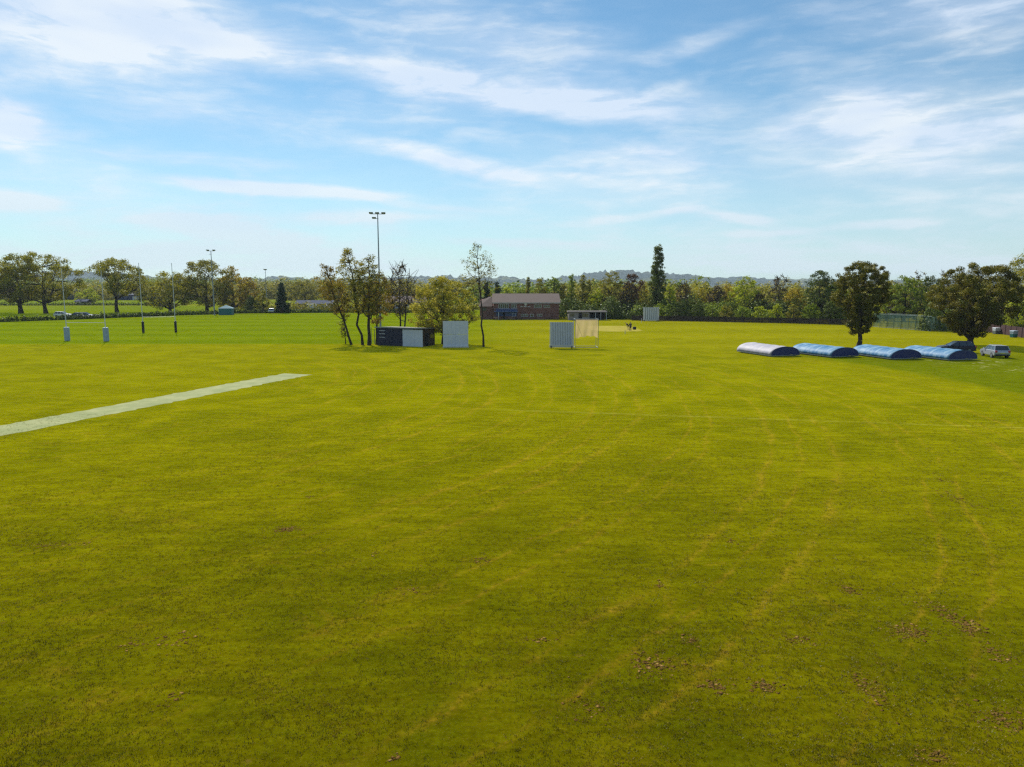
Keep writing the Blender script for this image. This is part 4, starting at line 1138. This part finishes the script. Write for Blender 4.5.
# ------------------------------------------------------------------ flat-roofed hut
D1 = 183.5
r_ = empty('hut', at(568.5, D1), R(-1), 'low flat-roofed hut with white fascia and dark openings, between clubhouse and hedge', 'hut')
s1 = D1 / F; L = 38 * s1
MB().box(0, L * .55, .3, 3.6, 0, 2.0).build('wall', M['hut_wall'], r_)
MB().box(L * .55 + .005, L - .1, 3.4, 3.6, 0, 1.98).build('back_wall', M['dark'], r_)
MB().box(-.2, L + .15, 0, 3.9, 2.02, 2.32).build('roof', M['hut_roof'], r_, .02)
for x in (L * .7, L * .84, L - .12):
    MB().box(x, x + .1, .1, .2, 0, 2.015).build('post', M['screen_grey'], r_)
MB().box(.5, 1.5, .26, .298, 1.0, 1.7).build('window', M['glass'], r_)
MB().box(2.6, 3.5, .25, .298, 0, 1.9).build('door', M['dark'], r_)
MB().box(L * .36, L * .52, .25, .297, .9, 1.7).build('window', M['glass'], r_)

# ------------------------------------------------------------------ fences
def fence(pts, h, mat, name, label, board=.16, cat='fence'):
    r_ = empty(name, pts[0], 0, label, cat)
    m = MB(); ps = []
    rr = np.random.default_rng(len(pts) * 17)
    for p, q in zip(pts[:-1], pts[1:]):
        L = (q - p).length; n = int(L / 2.0); d_ = (q - p).normalized(); nn = Vector((-d_.y, d_.x, 0))
        for i in range(n + 1): ps.append(p.lerp(q, i / n) - pts[0])
        k = int(L / board)
        for i in range(k):
            a = p + d_ * (L * i / k + .008) - pts[0]; b = p + d_ * (L * (i + 1) / k - .008) - pts[0]
            hh = h + rr.uniform(-.02, .02)
            vs = [a, b, b + nn * .02, a + nn * .02]
            m.add([(v.x, v.y, .04) for v in vs] + [(v.x, v.y, hh) for v in vs], [(3, 2, 1, 0), (4, 5, 6, 7), (0, 1, 5, 4), (1, 2, 6, 5), (2, 3, 7, 6), (3, 0, 4, 7)])
    m.build('board_panel', M[mat], r_)
    for v in ps[:100]:
        MB().box(v.x - .05, v.x + .05, v.y + .03, v.y + .13, 0, h + .08).build('post', M[mat], r_)
    return r_
fence([at(632, 182), at(700, 176.5), at(790, 168), at(872, 158)], 1.3, 'fence_dark', 'boarded_fence', 'long dark boarded fence at the foot of the far shrubs')
fence([gp(982, 331.5), gp(1000, 334), gp(1034, 339.5)], 1.75, 'fence_red', 'boarded_fence', 'red-brown boarded fence behind the silver hatchback')
# white rail on the lane at left
r_ = empty('rail_fence', gp(64, 319.2), 0, 'low white rail fence on the lane between the nearer rugby posts', 'fence')
pts = [gp(64, 319.2), gp(82, 319.0), gp(100, 318.2)]
m = MB()
for p_, q_ in zip(pts[:-1], pts[1:]):
    a, b = p_ - pts[0], q_ - pts[0]
    for zz in (.5, .9): MB().tube((a.x, a.y, zz), (b.x, b.y, zz), .05, n=6).build('rail', M['white'], r_)
for p_ in (pts[0], pts[0].lerp(pts[1], .5), pts[1], pts[1].lerp(pts[2], .5), pts[2]):
    v = p_ - pts[0]; MB().box(v.x - .06, v.x + .06, v.y - .06, v.y + .06, 0, 1.0).build('post', M['white'], r_)

# bins by the red-brown fence
for px, py, c1, c2, lb in ((996, 332.8, 'screen', 'galv', 'pale grey lidded bin in front of the red-brown fence, nearer the trunk'), (1013.5, 336.2, 'padding_blue', 'teal', 'pale bin with teal lower half in front of the red-brown fence, nearer the photo edge')):
    p = gp(px, py + 1.2)
    r_ = empty('bin', p, R(px % 13), lb, 'bin')
    MB().prism([(-.42, 0.02), (.42, 0.02), (.48, .6), (-.48, .6)], 'y', -.35, .35).build('body', M[c2], r_, .03)
    MB().prism([(-.485, .603), (.485, .603), (.52, 1.05), (-.52, 1.05)], 'y', -.36, .36).build('upper_body', M[c1], r_, .02)
    MB().prism([(-.56, 1.055), (.56, 1.055), (.5, 1.17), (-.5, 1.17)], 'y', -.42, .4).build('lid', M[c1], r_, .03)

# ------------------------------------------------------------------ green mesh nets
pa, pb = gp(873, 327), gp(931, 331.5)
r_ = empty('cricket_nets', pa, 0, 'green mesh cricket nets on thin posts left of the spreading tree', 'cricket nets')
v = pb - pa; L = v.length; d_ = v.normalized(); nn = Vector((-d_.y, d_.x, 0))
k = 8
for row in (0, 3.6):
    for i in range(k + 1):
        c = d_ * (L * i / k) + nn * row
        MB().tube((c.x, c.y, 0), (c.x, c.y, 2.9), .035, n=6).build('post', M['green_net'], r_)
    a, b = nn * row, d_ * L + nn * row
    for zz in (2.88, .1): MB().tube((a.x, a.y, zz), (b.x, b.y, zz), .03, n=6).build('rail', M['green_net'], r_)
    a2, b2 = a + nn * .04, b + nn * .04
    me = mesh_np('mesh_panel', [(a2.x, a2.y, .1), (b2.x, b2.y, .1), (b2.x, b2.y, 2.86), (a2.x, a2.y, 2.86)], [(0, 1, 2, 3)], (M['green_mesh'],))
    link(bpy.data.objects.new('mesh_panel', me), r_)
for i in range(0, k + 1, 2):
    a, b = d_ * (L * i / k) + d_ * .05, d_ * (L * i / k) + nn * 3.6 + d_ * .05
    me = mesh_np('mesh_panel', [(a.x, a.y, .1), (b.x, b.y, .1), (b.x, b.y, 2.86), (a.x, a.y, 2.86)], [(0, 1, 2, 3)], (M['green_mesh'],))
    link(bpy.data.objects.new('mesh_panel', me), r_)

# ------------------------------------------------------------------ gazebo and far buildings
r_ = empty('gazebo', at(226.5, 217), R(12), 'teal gazebo with pale peaked top by the slim floodlight mast', 'gazebo')
for x in (-1.9, 1.9):
    for y in (-1.5, 1.5): MB().box(x - .05, x + .05, y - .05, y + .05, 0, 2.0).build('pole', M['galv'], r_)
m = MB(); m.box(-1.85, 1.85, -1.5, -1.46, .05, 1.99); m.box(-1.88, -1.84, -1.45, 1.45, .05, 1.99); m.box(1.84, 1.88, -1.45, 1.45, .05, 1.99); m.build('side_wall', M['teal'], r_)
m = MB(); m.add([(-2.1, -1.7, 2.0), (2.1, -1.7, 2.0), (2.1, 1.7, 2.0), (-2.1, 1.7, 2.0), (0, 0, 3.0)], [(0, 1, 4), (1, 2, 4), (2, 3, 4), (3, 0, 4), (3, 2, 1, 0)])
m.build('canopy', M['gazebo_top'], r_)

def shed_building(name, px, D, w, dp, he, hr, wall, roof, label, rz=0, wins=0):
    r_ = empty(name, at(px, D), R(rz), label, 'building')
    MB().prism([(0, 0), (dp, 0), (dp, he), (dp / 2, hr - .1), (0, he)], 'x', -w / 2, w / 2).build('wall', M[wall], r_)
    MB().prism([(-.5, he - .2), (dp / 2, hr), (dp + .5, he - .2), (dp + .5, he), (dp / 2, hr + .18), (-.5, he)], 'x', -w / 2 - .4, w / 2 + .4).build('roof', M[roof], r_)
    for i in range(wins):
        x = -w / 2 + w * (i + .5) / wins
        MB().box(x - .6, x + .6, -.03, -.002, he * .3, he * .75).build('window', M['glass'], r_)
    MB().box(-w * .08, w * .08, -.05, -.031, 0, he * .7).build('door', M['white'], r_)
    return r_
shed_building('low_building', 314, 288, 14.5, 7, 1.5, 2.7, 'barn', 'slate', 'long low building with blue-grey roof beyond the car park', 3, 5)
shed_building('barn', 136, 430, 25, 12, 3.1, 4.6, 'barn', 'barn', 'dark blue barn far behind the lone oak', 0, 0)
shed_building('barn', 66, 440, 9, 8, 4.2, 6.0, 'barn', 'slate', 'small blue-grey barn far behind the two oaks', 0, 0)
shed_building('brick_house', 406, 268, 15, 8, 2.6, 4.7, 'brick', 'roof_tile', 'low red brick house seen through the thin trees', 2, 4)
shed_building('field_shelter', 81, 322, 5, 4, 1.7, 2.4, 'fence_dark', 'slate', 'small dark field shelter by the second hedge', 0, 0)

# ------------------------------------------------------------------ people
def person(p, rz, joints, label, shirt, shorts_mat=None, group='men standing by the cricket square'):
    """joints: dict of points; body is one skinned surface"""
    r_ = empty('person', p, rz, label, 'person', group)
    J = joints
    names = list(J)
    edges = [('pelvis', 'chest'), ('chest', 'neck'), ('neck', 'head'), ('head', 'crown'),
             ('chest', 'sl'), ('sl', 'el'), ('el', 'wl'), ('wl', 'hl'), ('chest', 'sr'), ('sr', 'er'), ('er', 'wr'), ('wr', 'hr'),
             ('pelvis', 'pl'), ('pl', 'kl'), ('kl', 'al'), ('al', 'tl'), ('pelvis', 'pr'), ('pr', 'kr'), ('kr', 'ar'), ('ar', 'tr')]
    rad = dict(pelvis=.15, chest=.16, neck=.06, head=.1, crown=.085, sl=.075, sr=.075, el=.05, er=.05, wl=.035, wr=.035, hl=.04, hr=.04,
               pl=.1, pr=.1, kl=.065, kr=.065, al=.045, ar=.045, tl=.04, tr=.04)
    def skin(nm, keys, mat, grow, root):
        ks = [k for k in names if k in keys]
        me = bpy.data.meshes.new(nm)
        me.from_pydata([J[k] for k in ks], [(ks.index(a), ks.index(b)) for a, b in edges if a in ks and b in ks], [])
        me.materials.append(mat)
        o = bpy.data.objects.new(nm, me); link(o, r_)
        o.modifiers.new('skin', 'SKIN'); sb = o.modifiers.new('sub', 'SUBSURF'); sb.levels = 1; sb.render_levels = 2
        me.skin_vertices.new() if not me.skin_vertices else None
        for i, k in enumerate(ks):
            r = rad[k] * grow
            me.skin_vertices[0].data[i].radius = (r, r * .8 if k in ('chest', 'pelvis') else r)
            me.skin_vertices[0].data[i].use_root = (k == root)
        return o
    skin('body', names, M['skin'], 1, 'pelvis')
    skin('shirt', ('pelvis', 'chest', 'sl', 'el', 'sr', 'er'), shirt, 1.16, 'pelvis')
    skin('shorts', ('pelvis', 'pl', 'kl', 'pr', 'kr') if shorts_mat is None else ('pelvis', 'pl', 'kl', 'al', 'pr', 'kr', 'ar'), M['cloth_black'], 1.2, 'pelvis')
    h = Vector(J['crown'])
    hm = MB(); hm.tube(h + Vector((0, 0, -.03)), h + Vector((0, 0, .06)), .1, .06, 10); hm.build('hair', M['hair'], r_, .02)
    return r_
up = dict(pelvis=(0, 0, .95), chest=(0, 0, 1.3), neck=(0, -.01, 1.5), head=(0, -.03, 1.62), crown=(0, -.02, 1.72),
          sl=(-.2, 0, 1.42), el=(-.26, .02, 1.15), wl=(-.24, -.1, .92), hl=(-.23, -.14, .84), sr=(.2, 0, 1.42), er=(.26, .03, 1.15), wr=(.25, -.08, .9), hr=(.24, -.12, .82),
          pl=(-.1, 0, .88), kl=(-.12, -.02, .48), al=(-.12, .02, .09), tl=(-.13, -.15, .04), pr=(.1, 0, .88), kr=(.12, 0, .48), ar=(.13, .03, .09), tr=(.14, -.14, .04))
bend = dict(pelvis=(.1, .05, .9), chest=(-.18, -.08, 1.18), neck=(-.32, -.1, 1.32), head=(-.42, -.12, 1.38), crown=(-.5, -.13, 1.43),
            sl=(-.22, -.26, 1.24), el=(-.3, -.3, .98), wl=(-.34, -.34, .76), hl=(-.35, -.35, .68), sr=(-.2, .12, 1.24), er=(-.26, .14, .98), wr=(-.34, 0, .78), hr=(-.36, -.04, .7),
            pl=(.1, -.05, .84), kl=(-.02, -.12, .47), al=(.06, -.1, .09), tl=(-.1, -.14, .04), pr=(.12, .14, .84), kr=(.06, .14, .46), ar=(.18, .16, .09), tr=(.02, .18, .04))
person(gp(630.3, 331), R(10), up, 'man in black standing upright on the far cricket square', M['cloth_black'], True)
person(gp(627.7, 329.8), R(0), bend, 'man in a black top and shorts bending forward on the far cricket square', M['cloth_black'])
# kit bag by the men
r_ = empty('kit_bag', gp(634.4, 329.6), R(20), 'dark rounded kit bag on the grass right of the two men', 'bag')
MB().prism([(.22 * math.cos(i * math.pi / 8) * 1.15, .3 + .29 * math.sin(i * math.pi / 8)) for i in range(16)], 'x', -.32, .32).build('bag_body', M['hair'], r_, .06)
MB().tube((-.2, 0, .58), (-.12, 0, .72), .02).tube((-.12, 0, .72), (.12, 0, .72), .02).tube((.12, 0, .72), (.2, 0, .58), .02).build('handle', M['black'], r_)
# wicket
r_ = empty('wicket', gp(625.2, 334), 0, 'set of pale wooden stumps at the near end of the far cricket square', 'wicket')
for x in (-.1, 0, .1): MB().tube((x, 0, 0), (x, 0, .71), .022, .018, 8).build('stump', M['cream'], r_)
MB().tube((-.1, 0, .722), (.1, 0, .722), .013).build('bail', M['cream'], r_)
# small white marker post beside the far screen
o = MB().tube((0, 0, 0), (0, 0, .95), .07, .05, 8).build('marker_post', M['white']); o.location = gp(641.4, 322.2)
tag(o, 'short white marker post left of the far screen', 'post')

# ------------------------------------------------------------------ camera
cam = bpy.data.cameras.new('camera'); cam.sensor_width = 36; cam.lens = F * 36 / W; cam.clip_start = .1; cam.clip_end = 12000
co = bpy.data.objects.new('camera', cam); link(co); co.location = (0, 0, CAMH); co.rotation_euler = (math.pi / 2 - PITCH, 0, 0)
scene.camera = co

# ------------------------------------------------------------------ sun
sl = bpy.data.lights.new('sun', 'SUN'); sl.energy = 4.9; sl.angle = R(.53); sl.color = (1, .945, .86)
so = bpy.data.objects.new('sun', sl); link(so)
sd = Vector((math.sin(SUN_AZ) * math.cos(SUN_EL), math.cos(SUN_AZ) * math.cos(SUN_EL), math.sin(SUN_EL)))
so.rotation_euler = sd.to_track_quat('Z', 'Y').to_euler()

# ------------------------------------------------------------------ sky
wd = bpy.data.worlds.new('World'); scene.world = wd; wd.use_nodes = True
t = NT(wd.node_tree); t.n.clear()
wo = t.n.new('ShaderNodeOutputWorld'); bg = t.n.new('ShaderNodeBackground')
st = t.n.new('ShaderNodeTexSky'); st.sky_type = 'NISHITA'; st.sun_disc = False
st.sun_elevation = SUN_EL; st.sun_rotation = SUN_AZ; st.altitude = 0; st.air_density = 1.0; st.dust_density = .25; st.ozone_density = 2.2
SKY_STR = 0.061
gen = t.n.new('ShaderNodeTexCoord').outputs['Generated']
x, y, z = t.sep(gen)
az = t.math('ARCTAN2', x, y); el = t.math('ARCSINE', t.math('MAXIMUM', t.math('MINIMUM', z, 1.0), -1.0))
ae = t.comb(az, el, 0.0)
# plane of the cirrus layer: directions projected on a flat sheet overhead
zz = t.math('MAXIMUM', z, .02)
uv = t.comb(t.math('DIVIDE', x, zz), t.math('DIVIDE', y, zz), 0.0)
warp = t.noise(t.mapping(ae, scale=(5, 12, 1)), 1.0, 5, .6, out=1)
aw = t.vec('ADD', ae, t.vec('MULTIPLY', t.vec('SUBTRACT', warp, (.5, .5, .5)), (.07, .022, 0)))
fib = t.noise(t.mapping(aw, rot=(0, 0, R(9)), scale=(7, 42, 1)), 1.0, 7, .62, .4)
fib2 = t.noise(t.mapping(aw, rot=(0, 0, R(-6)), scale=(16, 60, 1), loc=(3, 1, 0)), 1.0, 6, .6, .3)
soft = t.noise(t.mapping(aw, scale=(3, 9, 1), loc=(1.7, .3, 0)), 1.0, 4, .55)
def dirpx(px, py):
    d_ = ray(px, py); return math.atan2(d_.x, d_.y), math.atan2(d_.z, math.hypot(d_.x, d_.y))
def blob(p0, p1, width, strength):
    a0, e0 = dirpx(*p0); a1, e1 = dirpx(*p1)
    ang = math.atan2(e1 - e0, a1 - a0); L_ = math.hypot(a1 - a0, e1 - e0) / 2 + width / F
    v = t.mapping(aw, loc=((a0 + a1) / 2, (e0 + e1) / 2, 0), rot=(0, 0, ang), scale=(L_ * 1.15, width * 1.15 / F, 1), kind='TEXTURE')
    return t.math('MULTIPLY', t.ramp(t.vec('LENGTH', v), 0.05, 1.0, 1, 0), strength)
streaks = [((-60, 5), (250, 30), 44, 1.2), ((150, 30), (350, 62), 22, .7), ((330, 58), (540, 98), 20, 1.0), ((480, 85), (660, 112), 22, 1.0), ((600, 100), (740, 105), 24, .5),
           ((0, 105), (20, 120), 34, .8), ((-30, 195), (55, 205), 12, .8), ((140, 180), (425, 199), 8, 1.3), ((330, 132), (560, 184), 11, .9),
           ((740, 140), (1040, 130), 44, .7), ((820, 110), (900, 95), 30, .4), ((860, 22), (1060, 0), 30, .45), ((90, 213), (330, 243), 13, .7), ((230, 218), (480, 216), 9, .5), ((690, 212), (790, 226), 7, .6),
           ((820, 226), (950, 221), 5, .6), ((560, 150), (700, 160), 20, .35), ((-60, 250), (460, 262), 22, .5), ((480, 255), (1080, 262), 22, .35), ((420, 30), (640, 60), 30, .25), ((0, 60), (300, 110), 40, .35),
           ((90, 222), (260, 214), 5, .5), ((350, 200), (500, 213), 5, .5), ((560, 226), (700, 210), 6, .5), ((700, 236), (880, 226), 5, .5), ((540, 176), (680, 188), 7, .5), ((60, 150), (330, 168), 8, .35), ((430, 240), (650, 246), 6, .4), ((640, 60), (760, 20), 12, .35), ((560, 120), (720, 70), 8, .35)]
tot = None
for p0, p1, wdt, s_ in streaks:
    v = blob(p0, p1, wdt, s_)
    tot = v if tot is None else t.math('ADD', tot, v)
tex = t.math('MULTIPLY_ADD', t.ramp(fib, .28, .72), .75, t.math('MULTIPLY', t.ramp(fib2, .3, .75), .45))
cl = t.math('MULTIPLY', tot, t.math('ADD', tex, .38))
veil = t.math('MULTIPLY', t.ramp(t.math('MULTIPLY_ADD', fib2, .5, t.math('MULTIPLY', fib, .5)), .42, .66), t.ramp(soft, .34, .64, .04, .36))
veil = t.math('ADD', veil, t.ramp(soft, .4, .66, .05, .24))
veil = t.math('ADD', veil, t.ramp(el, .26, .0, 0, .5))
cl = t.math('ADD', cl, veil, clamp=True)
cl = t.math('MULTIPLY', cl, t.ramp(el, -.02, .02))
cloud_col = t.mix(t.ramp(t.noise(t.mapping(aw, scale=(4, 14, 1), loc=(5, 2, 0)), 1.0, 3), .42, .62), (10.2, 10.8, 11.3), (8.6, 9.7, 11.2))
cloud_col = t.mix(t.ramp(el, .17, .02), cloud_col, (7.7, 9.0, 10.0))
sky = t.vec('MULTIPLY', st.outputs[0], (0.74, 1.12, 1.2))
t.l.new(t.mix(t.math('MULTIPLY', cl, .85), sky, cloud_col), bg.inputs[0])
bg.inputs[1].default_value = SKY_STR
t.l.new(bg.outputs[0], wo.inputs[0])

# ------------------------------------------------------------------ air
HAZE = 0.00008
hz = MB().box(-4000, 4000, -300, 4400, -5.2, 66)
m, t, out = new_mat('haze')
pv_ = t.n.new('ShaderNodeVolumePrincipled'); pv_.inputs['Color'].default_value = (.72, .85, 1, 1); pv_.inputs['Density'].default_value = HAZE; pv_.inputs['Anisotropy'].default_value = .2
t.l.new(pv_.outputs[0], out.inputs['Volume'])
tag(hz.build('haze', m), kind='stuff')

# ------------------------------------------------------------------ render settings
scene.render.engine = 'CYCLES'
vs_ = scene.view_settings
vs_.view_transform = 'Standard'; vs_.look = 'None'; vs_.exposure = 0.55; vs_.gamma = 1.0; vs_.use_curve_mapping = False
scene.cycles.use_denoising = False
scene.cycles.use_adaptive_sampling = False; scene.cycles.filter_width = 1.35; scene.cycles.sample_clamp_indirect = 4
scene.cycles.max_bounces = 6; scene.cycles.transparent_max_bounces = 8; scene.cycles.volume_bounces = 0
